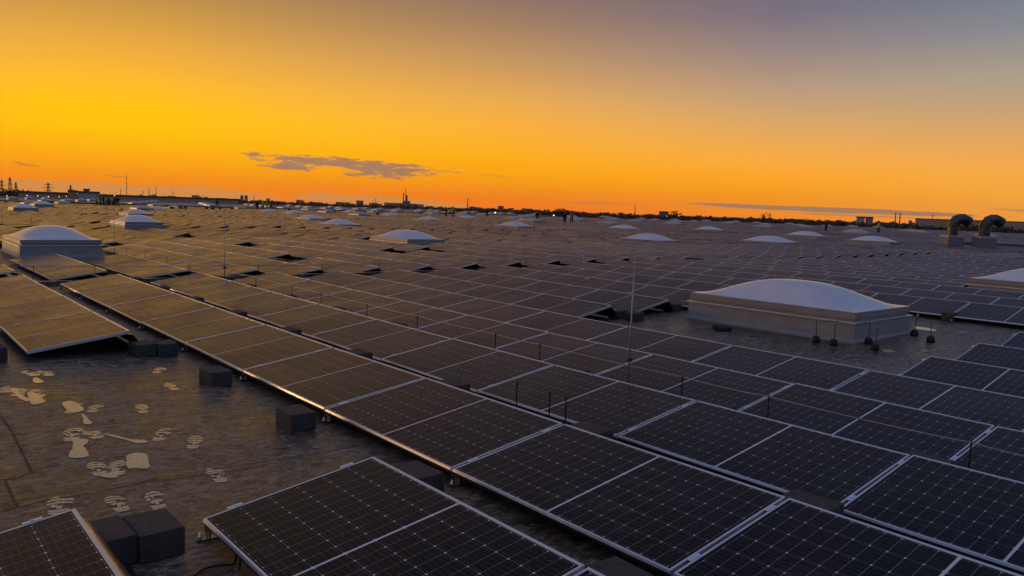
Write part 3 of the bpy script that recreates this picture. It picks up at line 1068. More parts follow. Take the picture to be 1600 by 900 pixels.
# black cable in the bottom left gap
def tube_on_roof(pts, rad, name, lab, cat, m):
    P_ = []
    for i in range(len(pts) - 1):
        p0 = Vector(pts[max(i - 1, 0)]); p1 = Vector(pts[i]); p2 = Vector(pts[i + 1]); p3 = Vector(pts[min(i + 2, len(pts) - 1)])
        for j in range(6):
            t = j / 6
            P_.append(.5 * ((2 * p1) + (p2 - p0) * t + (2 * p0 - 5 * p1 + 4 * p2 - p3) * t * t + (3 * p1 - p0 - 3 * p2 + p3) * t ** 3))
    P_.append(Vector(pts[-1]))
    mb = MB(); mb.tube(P_, rad, 6)
    return tag(mb.build(name, m), lab, cat)


cp = [(*on_roof(288, 915), .010), (*on_roof(318, 893), .010), (*on_roof(345, 886), .010), (*on_roof(366, 884), .012), (*on_roof(369, 884), .06), (*on_roof(372, 886), .085), (*on_roof(375, 890), .05), (*on_roof(374, 900), .03)]
tube_on_roof([(a_, b_, c_ + g(a_, b_)) for a_, b_, c_ in cp], .006,
             'cable', 'black cable looping under the low edge of the near panel', 'cable', M['rubber'])

# ------------------------------------------------------------------ seams and marks on the open roof
mb = MB()
def strip(pts, w, z=.004):
    for (a, b) in zip(pts, pts[1:]):
        a = Vector((*a, 0)); b = Vector((*b, 0)); d = (b - a).normalized(); s_ = Vector((-d.y, d.x, 0)) * w / 2
        n = max(1, int((b - a).length / .3))
        for i in range(n):
            p = a.lerp(b, i / n); q = a.lerp(b, (i + 1) / n)
            vs = [p - s_, q - s_, q + s_, p + s_]
            mb.add([(v.x, v.y, g(v.x, v.y) + z) for v in vs], [(0, 1, 2, 3)])
strip([on_roof(-30, 610), on_roof(18, 672), on_roof(50, 738)], .014)
strip([on_roof(50, 738), on_roof(30, 746), on_roof(-20, 754)], .012)
strip([on_roof(8, 752), on_roof(28, 792)], .012)
strip([on_roof(0, 800), on_roof(70, 783), on_roof(160, 768), on_roof(230, 752), on_roof(330, 742), on_roof(420, 726)], .011)
tag(mb.build('roof_seams', M['seam']), kind='structure')

def print_mesh(seed, mirror=False, partial=1.0):
    """wet boot print: ribbed forefoot and a heel, lying film-thin on the roof"""
    rn = random.Random(seed)
    mb = MB()
    def patch(outline, z=.0):
        n = len(outline)
        mb.add([(x, y, z) for x, y in outline], [tuple(range(n))])
    def half(y):
        q = (y - .125) / .098
        return .060 * math.sqrt(max(0.03, 1 - q * q))
    sl = rn.uniform(-.02, .02)
    for b in range(4):
        y0 = .036 + b * .045; y1 = y0 + .032 - rn.uniform(0, .004)
        lo = []; hi = []
        for i in range(9):
            t = -1 + 2 * i / 8
            bow = .018 * (1 - t * t) + sl * t
            lo.append((half(y0) * t + rn.uniform(-.003, .003), y0 + bow + rn.uniform(-.004, .004))); hi.append((half(y1) * t + rn.uniform(-.003, .003), y1 + bow + rn.uniform(-.004, .004)))
        if rn.random() < .3:
            q = rn.choice((3, 4, 5)); patch(lo[:q] + hi[:q][::-1])
        else:
            patch(lo + hi[::-1])
        if b < 3:
            xb = rn.choice((-.03, -.012, .02, .034))
            patch([(xb - .006, y1 + .004), (xb + .006, y1 + .004), (xb + .007, y0 + .056), (xb - .005, y0 + .056)], -.0004)
    patch([(-.012, .012), (.010, .012), (.014, .056), (-.010, .056)], -.0003)
    for b in range(2):
        y0 = -.070 + b * .042; y1 = y0 + .032
        w0 = .044 if b else .034
        patch([(-w0, y0), (-w0 * .4, y0 - .008), (w0 * .4, y0 - .008), (w0, y0), (.046, y1), (0, y1 - .005), (-.046, y1)])
    patch([(-.03, -.045), (-.014, -.045), (-.012, -.02), (-.03, -.02)], -.0004)
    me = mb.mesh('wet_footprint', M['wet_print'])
    return me


def blob_mesh(seed, pts, m):
    """pts: outline in metres"""
    rn = random.Random(seed)
    V_ = [Vector((*p, 0)) for p in pts]
    out = []; wob = [0.0]
    n = len(V_)
    for i in range(n):
        p0, p1, p2, p3 = V_[i - 1], V_[i], V_[(i + 1) % n], V_[(i + 2) % n]
        for j in range(9):
            t = j / 9
            wob[0] = wob[0] * .6 + rn.uniform(-.0035, .0035)
            q = .5 * ((2 * p1) + (p2 - p0) * t + (2 * p0 - 5 * p1 + 4 * p2 - p3) * t * t + (3 * p1 - p0 - 3 * p2 + p3) * t ** 3)
            nv = Vector((-(p2 - p1).y, (p2 - p1).x, 0)).normalized() * wob[0]
            out.append((q.x + nv.x, q.y + nv.y, 0))
    bm = bmesh.new()
    f = bm.faces.new([bm.verts.new(p) for p in out])
    bmesh.ops.triangulate(bm, faces=[f])
    bm.normal_update()
    for f in bm.faces:
        if f.normal.z < 0: f.normal_flip()
    me = bpy.data.meshes.new('wet_patch'); bm.to_mesh(me); bm.free()
    me.materials.append(m)
    return me


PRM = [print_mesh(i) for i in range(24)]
fz = [0.0020]
def roof_pose(px, py, rz):
    u, v = on_roof(px, py)
    su, sv = slope(u, v)
    fz[0] += .00006
    return (u, v, g(u, v) + fz[0]), Euler((math.atan(sv), -math.atan(su), rz))


FP = [(52, 585, 'print beside another at the top of the trampled patch', 0), (75, 585, 'right print of the pair at the top of the trampled patch', 1),
      (10, 611, 'print cut by the left edge', 0), (62, 617, 'print above the forked smear at left', 2), (28, 616, 'print left of the forked smear', 1),
      (112, 642, 'blurred print left of the narrow streak', 3), (146, 641, 'clear print right of the narrow streak', 0), (223, 642, 'lone print right of the trampled patch, with clear heel', 1),
      (246, 581, 'farthest lone print near the block pair', 2), (271, 607, 'lone print left of the single block', 3), (112, 684, 'leftmost print of the three above the pale smear', 0),
      (150, 682, 'print at the left end of the long streak', 1), (250, 684, 'print at the right end of the long streak', 2), (302, 696, 'ribbed print farthest right in the middle', 3),
      (155, 738, 'left print of the pair beside the broad patch', 0), (184, 737, 'right print of the pair beside the broad patch', 1), (343, 748, 'ribbed print near the corner of the near panel', 2),
      (92, 797, 'faded print above the bottom left panel', 3), (188, 793, 'faded print above the large block pair', 0), (247, 790, 'faded print right of the large block pair', 1)]
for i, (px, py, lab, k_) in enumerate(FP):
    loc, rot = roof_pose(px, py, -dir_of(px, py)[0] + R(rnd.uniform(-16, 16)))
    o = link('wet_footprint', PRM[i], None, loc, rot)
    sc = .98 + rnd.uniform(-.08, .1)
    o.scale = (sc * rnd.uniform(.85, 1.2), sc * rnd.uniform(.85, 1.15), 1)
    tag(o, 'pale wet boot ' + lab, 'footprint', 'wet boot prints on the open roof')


def smear(px_pts, lab, seed, m='wet'):
    P_ = [on_roof(*p) for p in px_pts]
    cx = sum(p[0] for p in P_) / len(P_); cy = sum(p[1] for p in P_) / len(P_)
    su, sv = slope(cx, cy)
    fz[0] += .00006
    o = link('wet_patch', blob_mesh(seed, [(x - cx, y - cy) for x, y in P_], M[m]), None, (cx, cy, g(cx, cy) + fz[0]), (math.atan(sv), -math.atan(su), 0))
    tag(o, lab, 'wet patch', 'wet patches on the open roof')


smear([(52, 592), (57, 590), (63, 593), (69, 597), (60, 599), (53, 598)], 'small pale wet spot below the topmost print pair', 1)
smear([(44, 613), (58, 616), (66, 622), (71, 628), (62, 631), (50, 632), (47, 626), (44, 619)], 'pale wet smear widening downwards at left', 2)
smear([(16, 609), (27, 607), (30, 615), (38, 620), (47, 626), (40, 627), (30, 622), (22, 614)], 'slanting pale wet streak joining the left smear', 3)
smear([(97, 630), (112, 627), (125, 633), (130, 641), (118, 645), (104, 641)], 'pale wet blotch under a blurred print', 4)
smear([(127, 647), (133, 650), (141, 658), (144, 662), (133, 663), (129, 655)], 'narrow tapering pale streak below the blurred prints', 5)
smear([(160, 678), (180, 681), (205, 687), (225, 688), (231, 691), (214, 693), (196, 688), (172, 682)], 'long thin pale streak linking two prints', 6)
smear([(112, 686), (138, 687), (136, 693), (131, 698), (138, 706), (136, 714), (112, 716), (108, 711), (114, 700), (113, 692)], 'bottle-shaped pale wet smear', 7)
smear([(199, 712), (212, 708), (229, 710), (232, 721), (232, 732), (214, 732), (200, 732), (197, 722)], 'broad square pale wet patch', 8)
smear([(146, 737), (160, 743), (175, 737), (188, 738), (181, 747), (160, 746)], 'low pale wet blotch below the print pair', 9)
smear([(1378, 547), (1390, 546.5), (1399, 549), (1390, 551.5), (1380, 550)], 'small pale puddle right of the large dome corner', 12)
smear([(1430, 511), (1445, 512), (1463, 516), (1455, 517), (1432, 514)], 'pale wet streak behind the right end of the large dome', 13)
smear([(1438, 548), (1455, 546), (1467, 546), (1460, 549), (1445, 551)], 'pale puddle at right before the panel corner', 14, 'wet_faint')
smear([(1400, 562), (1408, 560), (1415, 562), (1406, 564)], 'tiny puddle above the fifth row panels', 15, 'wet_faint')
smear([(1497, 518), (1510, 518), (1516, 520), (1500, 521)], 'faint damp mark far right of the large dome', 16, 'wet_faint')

# ------------------------------------------------------------------ exhaust ducts
def duct(px, py, lab):
    u, v = on_roof(px, py)
    dist = math.hypot(u - CAM[0], v - CAM[1])
    s_ = dist / F * .87
    o = empty('exhaust_duct', (u, v, g(u, v)), (0, 0, math.atan2(CR[1], CR[0])))
    hb = .5 * 24 * s_
    m1 = MB(); m1.box(-hb * 1.02, hb * 1.02, -hb * 1.02, hb * 1.02, -.2, 17 * s_, bev=.03)
    m1.build('plinth', M['plinth'], o)
    m1 = MB(); m1.box(-hb * 1.06, hb * 1.06, -hb * 1.06, hb * 1.06, 17 * s_ + .002, 20.5 * s_, bev=.02)
    m1.build('plinth_cover', M['hall_light'], o)
    # lobster-back bend: straight rings joined by mitred segments
    r_ = 8.0 * s_
    rb = 12 * s_
    path = [(0, 20.6 * s_), (0, 26 * s_), (0, 31 * s_), (0, 34.5 * s_)]
    x0, z0 = 0, 34.5 * s_
    for a in (25, 52, 78, 100, 118):
        path.append((rb - rb * math.cos(R(a)), z0 + rb * math.sin(R(a))))
    ex, ez = path[-1]; t = R(118)
    path.append((ex + math.sin(t) * 8 * s_, ez + math.cos(t) * 8 * s_))
    n = 22
    pl = MB()
    rings = []
    for i, (x, z) in enumerate(path):
        a = path[max(i - 1, 0)]; b = path[min(i + 1, len(path) - 1)]
        tx, tz = b[0] - a[0], b[1] - a[1]; L_ = math.hypot(tx, tz); tx /= L_; tz /= L_
        nx_, nz_ = -tz, tx
        rings.append([(x + nx_ * r_ * math.cos(2 * math.pi * j / n), r_ * math.sin(2 * math.pi * j / n), z + nz_ * r_ * math.cos(2 * math.pi * j / n)) for j in range(n)])
    for r0, r1 in zip(rings, rings[1:]):
        pl.loft([r0, r1], 0, False, caps=False)
    # inner wall near the mouth
    c1 = Vector((path[-1][0], 0, path[-1][1])); c0 = Vector((path[-2][0], 0, path[-2][1]))
    inner = [[tuple(c + (Vector(p) - c) * .95) for p in rg] for c, rg in ((c1, rings[-1]), (c0, rings[-2]))]
    pl.loft([rings[-1], inner[0]], 0, False, caps=False)
    pl.loft(inner, 0, True, caps=False)
    pl.add(inner[1], [tuple(range(n))])
    pl.build('pipe', M['duct'], o)
    bd = MB()
    for i in (1, 3, 5, 7):
        x, z = path[i]
        a = path[i - 1]; b = path[i + 1]
        tx, tz = b[0] - a[0], b[1] - a[1]; L_ = math.hypot(tx, tz); tx /= L_; tz /= L_
        rr = []
        for off, k_ in ((-.025, 1.0), (-.025, 1.035), (.025, 1.035), (.025, 1.0)):
            rr.append([(x + tx * off - tz * r_ * k_ * math.cos(2 * math.pi * j / n), r_ * k_ * math.sin(2 * math.pi * j / n), z + tz * off + tx * r_ * k_ * math.cos(2 * math.pi * j / n)) for j in range(n)])
        bd.loft(rr, 0, True, caps=False)
    bd.build('joint_ring', M['duct'], o)
    tag(o, lab, 'exhaust duct', 'bent exhaust ducts')


M['duct'] = noisy('duct_sheet', (.06, .055, .05), (.15, .14, .13), 2.4, (.22, .42), .9)
duct(1486, 388, 'left bent metal exhaust duct on a concrete plinth')
duct(1536, 390, 'right bent metal exhaust duct on a concrete plinth')
u, v = on_roof(1497, 387); u2, v2 = on_roof(1670, 394)
o = empty('low_wall', (u, v, g(u, v)), (0, 0, math.atan2(v2 - v, u2 - u)))
L_ = math.hypot(u2 - u, v2 - v)
m1 = MB(); m1.box(0, L_, .4, 1.6, -.2, .42, bev=.02); m1.build('wall', M['plinth'], o)
m1 = MB(); m1.box(-.05, L_ + .05, .33, 1.67, .423, .50, bev=.015); m1.build('coping', M['hall_light'], o)
tag(o, 'long low grey wall behind the two exhaust ducts', 'low wall')
mb = MB(); mb.lathe([(.16, 0), (.16, .32), (.30, .34), (.32, .44), (.22, .54), (.05, .58)], 14); MEV = mb.mesh('roof_vent', M['dark_metal'])
for i, (px, py) in enumerate([(262, 327), (268, 329), (282, 328), (290, 329), (323, 329), (332, 329.5), (344, 329), (363, 329), (590, 338), (504, 331.5), (522, 332.5), (570, 333.5), (656, 336), (708, 341), (452, 331)]):
    u, v = on_roof(px, py)
    tag(link('roof_vent', MEV, None, (u, v, g(u, v)), (0, 0, i)), 'small dark mushroom-shaped roof vent before the far parapet', 'roof vent', 'small dark roof vents')

# ------------------------------------------------------------------ people on the far roof
def skin_person(pose):
    verts = [(0, 0, .95), (0, 0, 1.15), (0, 0, 1.38), (0, .0, 1.50), (0, .01, 1.60), (0, .02, 1.72)]
    edges = [(0, 1), (1, 2), (2, 3), (3, 4), (4, 5)]
    rads = [(.15, .11), (.145, .10), (.17, .11), (.06, .06), (.085, .095), (.07, .08)]
    def chain(start, pts, rr):
        prev = start
        for p, r_ in zip(pts, rr):
            verts.append(p); rads.append((r_, r_)); edges.append((prev, len(verts) - 1)); prev = len(verts) - 1
    st = .09 if pose == 0 else .14
    for s_ in (-1, 1):
        fy = .10 * s_ if pose == 1 else 0
        chain(0, [(s_ * st, 0, .86), (s_ * (st + .01), fy * .5 + .01, .48), (s_ * (st + .01), fy, .09), (s_ * (st + .02), fy + .13, .045)], [.095, .062, .045, .04])
        if pose == 0:
            arm = [(s_ * .20, 0, 1.40), (s_ * .26, -.02, 1.14), (s_ * .25, .05, .90), (s_ * .245, .07, .80)]
        else:
            arm = [(s_ * .20, 0, 1.40), (s_ * .27, .0, 1.14), (s_ * .14, .2, 1.08), (s_ * .08, .24, 1.12)]
        chain(2, arm, [.065, .047, .036, .042])
    me = bpy.data.meshes.new('body')
    me.from_pydata(verts, edges, [])
    o = bpy.data.objects.new('tmp', me); COL.objects.link(o)
    md = o.modifiers.new('s', 'SKIN'); sb = o.modifiers.new('d', 'SUBSURF'); sb.levels = 1
    for i, r_ in enumerate(rads):
        me.skin_vertices[0].data[i].radius = r_
    me.skin_vertices[0].data[0].use_root = True
    dg = bpy.context.evaluated_depsgraph_get(); dg.update()
    out = bpy.data.meshes.new_from_object(o.evaluated_get(dg))
    bpy.data.objects.remove(o)
    out.name = 'body'
    return out


def ell(cx, cy, z, a, b, n=12):
    return [(cx + a * math.cos(2 * math.pi * j / n), cy + b * math.sin(2 * math.pi * j / n), z) for j in range(n)]


BODY = [skin_person(0), skin_person(1)]
for me in BODY: me.materials.clear(); me.materials.append(M['skin'])
def clothes(pose):
    st = .09 if pose == 0 else .14
    t = MB(); t.loft([ell(0, 0, .84, .19, .14), ell(0, 0, 1.0, .185, .135), ell(0, 0, 1.2, .195, .14), ell(0, 0, 1.36, .225, .14), ell(0, 0, 1.45, .17, .11), ell(0, 0, 1.5, .075, .075)])
    for s_ in (-1, 1):
        pts = [(s_ * .19, 0, 1.41), (s_ * .262, -.02, 1.14), (s_ * .252, .05, .86)] if pose == 0 else [(s_ * .19, 0, 1.41), (s_ * .272, 0, 1.14), (s_ * .12, .215, 1.09)]
        t.tube(pts, [.08, .066, .05], 8)
    p = MB()
    for s_ in (-1, 1):
        fy = .10 * s_ if pose == 1 else 0
        p.loft([ell(s_ * (st + .01), fy, .07, .075, .075), ell(s_ * (st + .01), fy * .5 + .01, .48, .085, .088), ell(s_ * st * .95, 0, .80, .105, .12), ell(s_ * .07, 0, .93, .115, .13)])
    hcap = MB(); hcap.lathe([(.102, 1.635), (.112, 1.70), (.10, 1.77), (.06, 1.815), (.01, 1.825)], 12, mat=Matrix.Translation((0, .005, 0)))
    return t, p, hcap


CL = []
for pose in (0, 1):
    t, p, hc = clothes(pose)
    CL.append({m: t.mesh('jacket', M[m]) for m in ('cloth_dark', 'cloth_navy', 'hivis', 'hivis_orange')} | {'t_' + m: p.mesh('trousers', M[m]) for m in ('cloth_dark', 'cloth_navy')} | {'hair': hc.mesh('hair', M['hair'])})


def person(px, py, jacket, pose, lab, turn, trs='cloth_dark', sc=1.0, group=None):
    u, v = on_roof(px, py)
    o = empty('person', (u, v, g(u, v)), (0, 0, turn))
    o.scale = (sc, sc, sc)
    link('body', BODY[pose], o); link('jacket', CL[pose][jacket], o); link('trousers', CL[pose]['t_' + trs], o); link('hair', CL[pose]['hair'], o)
    tag(o, lab, 'person', group)


crowd = [(152, 322.5, 'hivis', 'person in yellow jacket at the left end of the packed group'), (157, 323, 'cloth_dark', 'person in dark jacket second in the packed group at left'),
         (161.5, 322.6, 'cloth_dark', 'person in dark jacket third in the packed group at left'), (166, 323, 'hivis', 'person in yellow jacket fourth in the packed group at left'),
         (170, 322.8, 'cloth_navy', 'person in navy jacket in the middle of the packed group'), (174.5, 323.3, 'hivis', 'person in yellow jacket sixth in the packed group at left'),
         (179, 323.2, 'cloth_dark', 'person in dark jacket seventh in the packed group at left'), (184, 323.5, 'cloth_dark', 'person in dark jacket at the right end of the packed group'),
         (402, 328.5, 'cloth_dark', 'person in dark clothes at the left of the four in line'), (411, 327, 'hivis', 'person in yellow jacket second of the four in line'),
         (417, 327.2, 'hivis', 'person in yellow jacket third of the four in line'), (424, 328, 'cloth_dark', 'person in dark clothes at the right of the four in line'),
         (339, 324.5, 'cloth_dark', 'lone person in dark clothes between group and line of four'), (697, 339.5, 'cloth_dark', 'person in dark clothes left of a yellow-clad worker'),
         (703, 337, 'hivis', 'person in yellow jacket standing between two others'), (708, 337.5, 'hivis', 'person in yellow jacket at the right of three'),
         (761, 340, 'cloth_dark', 'lone person in dark clothes left of the bright lamp'), (839, 348, 'cloth_dark', 'tall person in black beside the overlapping domes'),
         (882, 350.5, 'cloth_navy', 'person in navy before the second bright lamp'), (893, 350, 'hivis_orange', 'person in reddish jacket before the second bright lamp'),
         (1290, 363, 'cloth_dark', 'person in black standing behind the far right domes'), (1372, 366, 'hivis', 'person in yellow jacket behind the far right dome'),
         (838, 339.5, 'hivis', 'small person in yellow right of the overlapping domes')]
for i, (px, py, j, lab) in enumerate(crowd):
    person(px, py, j, i % 2, lab, rnd.uniform(-3, 3), 'cloth_navy' if i % 3 == 0 else 'cloth_dark', rnd.uniform(.96, 1.06), 'people standing on the far roof')

# ------------------------------------------------------------------ far land: woods, buildings, pylons, chimneys
def leaf_cloud(mb, cx, cy, cz, rx, ry, rz_, n, size, rn, mi=0):
    for _ in range(n):
        while True:
            a, b, c = rn.uniform(-1, 1), rn.uniform(-1, 1), rn.uniform(-1, 1)
            if .12 < a * a + b * b + c * c < 1: break
        p = Vector((cx + a * rx, cy + b * ry, cz + c * rz_))
        q = Euler((rn.uniform(0, 6.3), rn.uniform(0, 6.3), rn.uniform(0, 6.3))).to_matrix()
        s_ = size * rn.uniform(.6, 1.4)
        mb.add([p + q @ Vector(w) * s_ for w in ((-1, -.6, 0), (1, -.5, .15), (.8, .7, 0), (-.7, .6, -.2))], [(0, 1, 2, 3)], mi)


def tree_meshes(seed, h_, w_, dense, m):
    rn = random.Random(seed)
    t = MB()
    t.tube([(0, 0, -.3), (.05, .02, h_ * .25), (-.05, .05, h_ * .55), (.0, 0, h_ * .85)], [.28, .22, .14, .04], 7)
    cr = MB()
    for i in range(9):
        a = i * 2.4; z0 = h_ * (.3 + .05 * i)
        ln = w_ * .5 * (1 - .06 * i) * rn.uniform(.6, 1)
        e = Vector((math.cos(a) * ln, math.sin(a) * ln, z0 + ln * .7))
        t.tube([(0, 0, z0), tuple(e * .5 + Vector((0, 0, z0 * .5))), tuple(e)], [.11, .07, .02], 5)
        leaf_cloud(cr, e.x, e.y, e.z, w_ * .22, w_ * .22, w_ * .2, dense, .32, rn)
    leaf_cloud(cr, 0, 0, h_ * .85, w_ * .25, w_ * .25, h_ * .15, dense, .32, rn)
    return t.mesh('trunk', M['bark']), cr.mesh('crown', m)


TREES = [tree_meshes(1, 13, 9, 80, M['leaf']), tree_meshes(2, 12, 11, 60, M['leaf_dark']), tree_meshes(3, 11, 8, 16, M['leaf_dark'])]
def tree(px, top_y, dist, kind, lab, group='trees beyond the roof', slim=1.05):
    u, v = at(px, dist)
    zt = height_at(px, top_y, dist)
    o = empty('tree', (u, v, -10.5), (0, 0, px))
    h0 = (13, 12, 11)[kind]
    s_ = (zt + 10.5) / h0
    o.scale = (s_ * slim, s_ * slim, s_)
    link('trunk', TREES[kind][0], o); link('crown', TREES[kind][1], o)
    tag(o, lab, 'tree', group)


tree(868, 329, 420, 0, 'leafy tree left of a darker tall one right of the second lamp')
tree(876, 325, 420, 1, 'tall dark tree standing above the woods right of centre')
tree(884, 327, 430, 1, 'dark tree at the right of the tall one right of centre')
tree(1050, 328, 500, 2, 'bare-looking tree right of the long low building')
tree(1057, 327.5, 505, 2, 'second bare-looking tree right of the long low building')
tree(1195, 332.5, 300, 1, 'single slim dark tree standing alone above the right horizon', slim=.4)
for i, (px, ty) in enumerate([(6, 295), (14, 294.5), (24, 296), (34, 296.5), (44, 297.5), (52, 299), (846, 330), (852, 332), (1490, 349.5), (1505, 350), (1520, 350.5), (1535, 351), (1550, 351.5), (1562, 352),
                              (1240, 341.5), (1262, 342), (1280, 343), (1100, 337.5), (1120, 338.5), (1140, 339)]):
    tree(px, ty, 420 + (i * 37) % 90, i % 2, 'bushy tree in the belt beyond the roof, one of many alike', 'trees in the belt beyond the roof')


def woods(name, px0, px1, dist0, dist1, hmin, hmax, n, size, lab, m, seed):
    rn = random.Random(seed)
    mb = MB()
    for i in range(n):
        px = px0 + (px1 - px0) * rn.random()
        d = dist0 + (dist1 - dist0) * rn.random()
        u, v = at(px, d)
        hh = rn.uniform(hmin, hmax) * (1 + .06 * math.sin(px * .09 + seed) + .05 * math.sin(px * .31 + seed))
        for q in range(7):
            leaf_cloud(mb, u + rn.uniform(-3, 3), v + rn.uniform(-3, 3), -10.5 + hh * (.25 + .1 * q), 3.2, 3.2, hh * .12, 3, size, rn)
    return tag(mb.build(name, m), lab, 'woods', kind='stuff')


woods('woods', 850, 1900, 430, 560, 9.5, 11.5, 2200, .9, 'dark belt of woods along the right horizon', M['leaf_dark'], 5)
woods('woods', -300, 130, 470, 600, 10, 12.5, 700, .9, 'tree belt along the left horizon', M['leaf'], 6)
woods('woods', -300, 900, 1100, 1700, 10, 12.5, 1600, 1.8, 'distant hazy woods along the horizon behind the factory', M['leaf_dark'], 8)
woods('woods', 850, 1900, 1100, 1700, 10, 12.5, 1100, 1.8, 'distant hazy woods behind the right belt', M['leaf_dark'], 9)


def box_building(px0, px1, top_y, dist, depth, m, name, lab, cat, group=None, roofm=None, win=False):
    u0, v0 = at(px0, dist); u1, v1 = at(px1, dist)
    zt = height_at((px0 + px1) / 2, top_y, dist)
    L_ = math.hypot(u1 - u0, v1 - v0)
    o = empty(name, (u0, v0, -10.5), (0, 0, math.atan2(v1 - v0, u1 - u0)))
    H = zt + 10.5
    w = MB(); w.box(0, L_, 0, depth, 0, H)
    w.build('wall', m, o)
    r_ = MB(); r_.box(-.3, L_ + .3, -.3, depth + .3, H + .02, H + .8); r_.build('roof', roofm or M['parapet'], o)
    if win:
        wn = MB()
        nf = max(1, int(H / 3.4)); nc = max(2, int(L_ / 5))
        for f_ in range(nf):
            for c_ in range(nc):
                x = (c_ + .5) * L_ / nc; z = 1.2 + f_ * 3.3
                if z + 1.6 > H - .3: continue
                wn.box(x - 1.1, x + 1.1, -.06, .02, z, z + 1.5)
        if wn.v:
            wn.build('windows', M['window'], o)
    tag(o, lab, cat, group)


M['window'], _, _ = mat('dark_window', (.03, .03, .035), .15)
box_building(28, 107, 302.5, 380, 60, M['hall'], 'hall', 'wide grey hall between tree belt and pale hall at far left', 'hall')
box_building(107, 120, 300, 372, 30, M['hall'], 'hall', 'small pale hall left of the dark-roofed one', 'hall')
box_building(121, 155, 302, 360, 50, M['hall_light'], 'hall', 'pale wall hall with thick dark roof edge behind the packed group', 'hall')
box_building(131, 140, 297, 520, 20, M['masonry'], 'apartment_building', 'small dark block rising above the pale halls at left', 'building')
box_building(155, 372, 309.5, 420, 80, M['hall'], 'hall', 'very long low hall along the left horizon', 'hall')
box_building(1030, 1044, 332, 560, 20, M['masonry'], 'apartment_building', 'flat-topped block above the woods right of the red mast', 'building')
box_building(1338, 1351, 340, 620, 24, M['hall_light'], 'office_building', 'left pale half of the white block above the right woods', 'building')
box_building(1352, 1364, 340.5, 630, 24, M['hall'], 'office_building', 'right grey half of the white block above the right woods', 'building')
box_building(375.5, 380.5, 306, 1500, 16, M['masonry'], 'tower_block', 'left one of the twin dark tower blocks on the left horizon', 'tower block')
box_building(382, 387, 306, 1500, 16, M['masonry'], 'tower_block', 'right one of the twin dark tower blocks on the left horizon', 'tower block')
box_building(780, 787, 322.5, 1300, 20, M['masonry'], 'apartment_building', 'single small block on the horizon above the bright lamp', 'building')
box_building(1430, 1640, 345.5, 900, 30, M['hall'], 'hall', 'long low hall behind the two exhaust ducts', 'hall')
rn = random.Random(21)
for i in range(64):
    px = rn.uniform(200, 860) if i < 52 else rn.uniform(1380, 1640)
    w = rn.uniform(3, 15)
    d = rn.uniform(1200, 2300)
    base = 303 + (px - 100) * .0345
    ty = base - rn.uniform(-2.0, 2.6) - (2.5 if rn.random() < .12 else 0)
    box_building(px, px + w, ty, d, 25, rn.choice([M['masonry'], M['hall'], M['masonry'], M['hall_light']]), 'city_building', 'tiny hazy building in the far skyline, one of many alike', 'building', 'far skyline buildings', win=False)
# factory left of centre
box_building(600, 631, 317.5, 1800, 60, M['hall'], 'factory_hall', 'low factory hall at the foot of the tall stacks', 'factory')
box_building(631, 641, 314.5, 1790, 40, M['masonry'], 'factory_hall', 'stepped factory block right of the two tall stacks', 'factory')
box_building(633.3, 636.6, 305.5, 1780, 14, M['masonry'], 'factory_tower', 'narrow factory tower beside the taller stack', 'factory')


def chimney(px, top_y, dist, wpx, lab, m='masonry', bands=False):
    u, v = at(px, dist)
    H = height_at(px, top_y, dist) + 10.5
    r_ = wpx * dist / F / 2
    o = empty('chimney', (u, v, -10.5))
    mb = MB(); mb.lathe([(r_ * 1.25, 0), (r_ * 1.05, H * .5), (r_ * .85, H)], 12); mb.build('shaft', M[m], o)
    mb = MB(); mb.lathe([(r_ * .98, H - r_ * 1.6), (r_ * .98, H + .6)], 12); mb.build('rim', M['dark_metal'], o)
    tag(o, lab, 'chimney')


chimney(630, 302, 1800, 1.7, 'thicker shorter stack of the factory left of centre')
chimney(633.6, 295.5, 1800, 1.1, 'thin taller stack of the factory left of centre')
chimney(730.5, 310, 1600, 1.5, 'solitary stack right of the factory')
chimney(587, 310.5, 1500, .9, 'slim stack left of the factory')
chimney(583, 314, 1500, .8, 'short slim stack left of another, left of the factory')
chimney(992, 321.5, 900, 1.1, 'slender reddish mast above the woods at centre right', 'brick')if False else None
M['brick'] = noisy('red_brick', (.16, .06, .045), (.22, .09, .06), .3, (.7, .9))
chimney(992, 321.5, 900, 1.1, 'slender reddish stack above the woods at centre right', 'brick')
chimney(1398.5, 333, 900, 1.6, 'left one of two equal stacks on the right horizon')
chimney(1405.5, 333.3, 900, 1.6, 'right one of two equal stacks on the right horizon')
chimney(1456, 336, 1000, .9, 'small thin stack left of the exhaust ducts')
chimney(223, 299, 1100, .9, 'small stack on the left horizon right of the tall mast')


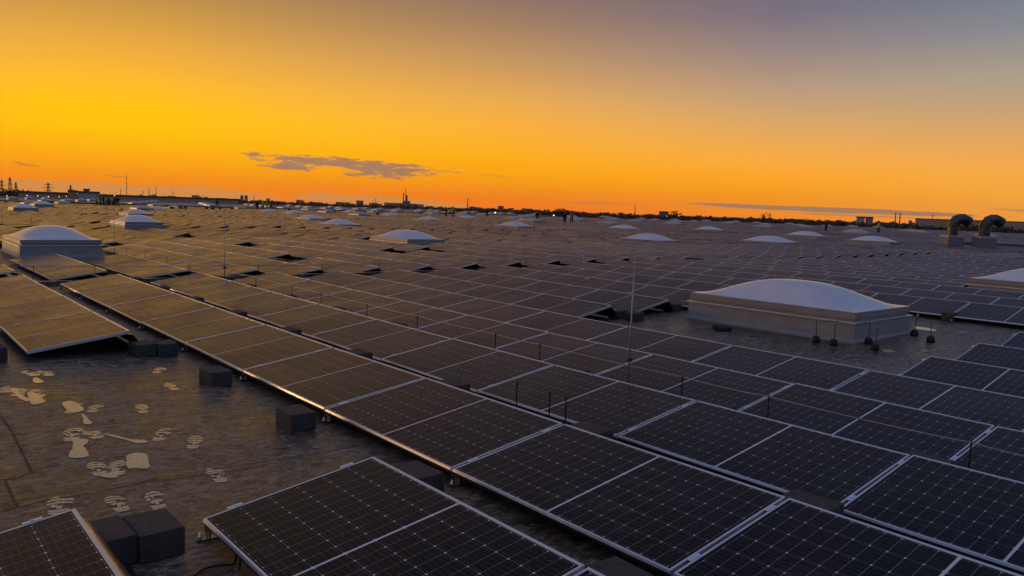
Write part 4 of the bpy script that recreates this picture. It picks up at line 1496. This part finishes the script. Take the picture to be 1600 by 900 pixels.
def pylon(px, top_y, dist, lab):
    u, v = at(px, dist)
    H = height_at(px, top_y, dist) + 10.5
    o = empty('pylon', (u, v, -10.5), (0, 0, px * .7))
    mb = MB()
    w0, w1 = H * .09, H * .012
    th = max(.22, dist * .00034)
    cor = lambda t: [(sx * (w0 + (w1 - w0) * t), sy * (w0 + (w1 - w0) * t), H * t) for sx, sy in ((-1, -1), (1, -1), (1, 1), (-1, 1))]
    ts = [0, .2, .38, .54, .68, .8, .9, 1]
    for a, b in zip(ts, ts[1:]):
        A, B = cor(a), cor(b)
        for i in range(4):
            mb.tube([A[i], B[i]], th * .6, 4); mb.tube([A[i], B[(i + 1) % 4]], th * .35, 4); mb.tube([B[i], B[(i + 1) % 4]], th * .35, 4)
    mb.build('mast', M['dark_metal'], o)
    for z, L_ in ((.62, .2), (.76, .26), (.9, .17)):
        a = MB()
        a.tube([(-H * L_, 0, H * z), (0, 0, H * (z + .02)), (H * L_, 0, H * z)], [th * .4, th * .8, th * .4], 4)
        a.tube([(-H * L_, 0, H * z), (0, 0, H * (z + .06)), (H * L_, 0, H * z)], [th * .3, th * .4, th * .3], 4)
        a.build('cross_arm', M['dark_metal'], o)
    tag(o, lab, 'pylon', 'electricity pylons on the left horizon')


for a in [(3, 281, 900, 'pylon at the left edge of the picture'), (16, 277, 760, 'tallest dark pylon near the left edge'), (25, 284.5, 980, 'pylon just right of the tallest one'),
          (75.5, 285.5, 980, 'wide-armed pylon above the grey hall'), (110.5, 289, 1100, 'pylon above the pale hall at left')]:
    pylon(*a)


def mast(px, top_y, dist, lab):
    u, v = at(px, dist)
    H = height_at(px, top_y, dist) + 10.5
    th = dist * .00032
    mb = MB(); mb.tube([(0, 0, 0), (0, 0, H * .6), (0, 0, H)], [th * 1.3, th, th * .6], 6)
    for z in (.55, .7, .85):
        mb.tube([(-th * 3, 0, H * z), (th * 3, 0, H * z)], th * .5, 4)
    tag(mb.build('radio_mast', M['dark_metal'], None, (u, v, -10.5)), lab, 'mast', 'thin radio masts on the left horizon')


for a in [(198, 270.5, 900, 'tallest thin mast above the left horizon'), (188.5, 294, 900, 'short mast left of the tallest one'), (233, 291.5, 1000, 'left one of two mid-height masts'),
          (244, 290.5, 1000, 'right one of two mid-height masts'), (270.5, 297, 1100, 'small mast above the long low hall'), (396.5, 305, 1200, 'small mast right of the twin towers')]:
    mast(*a)


def lamp_post(px, py, dist, rpx, lab):
    u, v = at(px, dist)
    z = height_at(px, py, dist)
    r_ = rpx * (.6 if rpx > 1.2 else .42) * dist / F
    o = empty('floodlight', (u, v, -10.5), (0, 0, -math.atan2(u - CAM[0], v - CAM[1])))
    H = z + 10.5
    mb = MB(); mb.tube([(0, .3, 0), (0, .3, H * .5), (0, .3, H + r_)], [.12, .09, .06], 8); mb.build('pole', M['dark_metal'], o)
    mb = MB(); mb.box(-r_ * 1.15, r_ * 1.15, -.02, .24, H - r_ * 1.15, H + r_ * 1.15, bev=.03); mb.build('housing', M['dark_metal'], o)
    mb = MB(); mb.lathe([(r_, 0), (r_ * .9, .06), (r_ * .4, .1)], 12, mat=Matrix.Translation((0, -.022, H)) @ Matrix.Rotation(R(90), 4, 'X')); mb.build('lens', M['lamp'], o)
    tag(o, lab, 'floodlight', 'lit lamps beyond the roof')


for a in [(774, 332.5, 270, 2.0, 'brightest white lamp right of the lone dark person'), (865.5, 336.5, 270, 1.4, 'bright lamp below the tall dark tree right of centre'), (10.5, 306, 300, 1.0, 'leftmost of the row of small lamps at far left'),
          (42, 305.5, 300, 1.1, 'second of the row of small lamps at far left'), (59, 306, 300, 1.0, 'third of the row of small lamps at far left'), (75.5, 307, 300, 1.0, 'fourth of the row of small lamps at far left'),
          (92, 307.3, 300, .9, 'fifth of the row of small lamps at far left'), (103.5, 306.5, 300, .9, 'sixth of the row of small lamps at far left'), (179, 305.5, 300, 1.0, 'small lamp above the packed group of people'),
          (1198, 340, 290, .9, 'tiny lamp beside the single slim tree'), (1042, 337.5, 290, .8, 'tiny lamp under the flat-topped block')]:
    lamp_post(*a)

# ------------------------------------------------------------------ evening haze over the land
mb = MB(); mb.box(-3700, 3700, -3700, 3700, -11.6, 90)
hm = bpy.data.materials.new('evening_haze'); hm.use_nodes = True
hk = N(hm.node_tree); hk.n.clear()
ho = hk.new('ShaderNodeOutputMaterial'); hv = hk.new('ShaderNodeVolumePrincipled')
hv.inputs['Color'].default_value = (.9, .74, .56, 1)
hv.inputs['Density'].default_value = .00006
hv.inputs['Anisotropy'].default_value = .3
hk.l.new(hv.outputs[0], ho.inputs['Volume'])
tag(mb.build('haze', hm), kind='stuff')
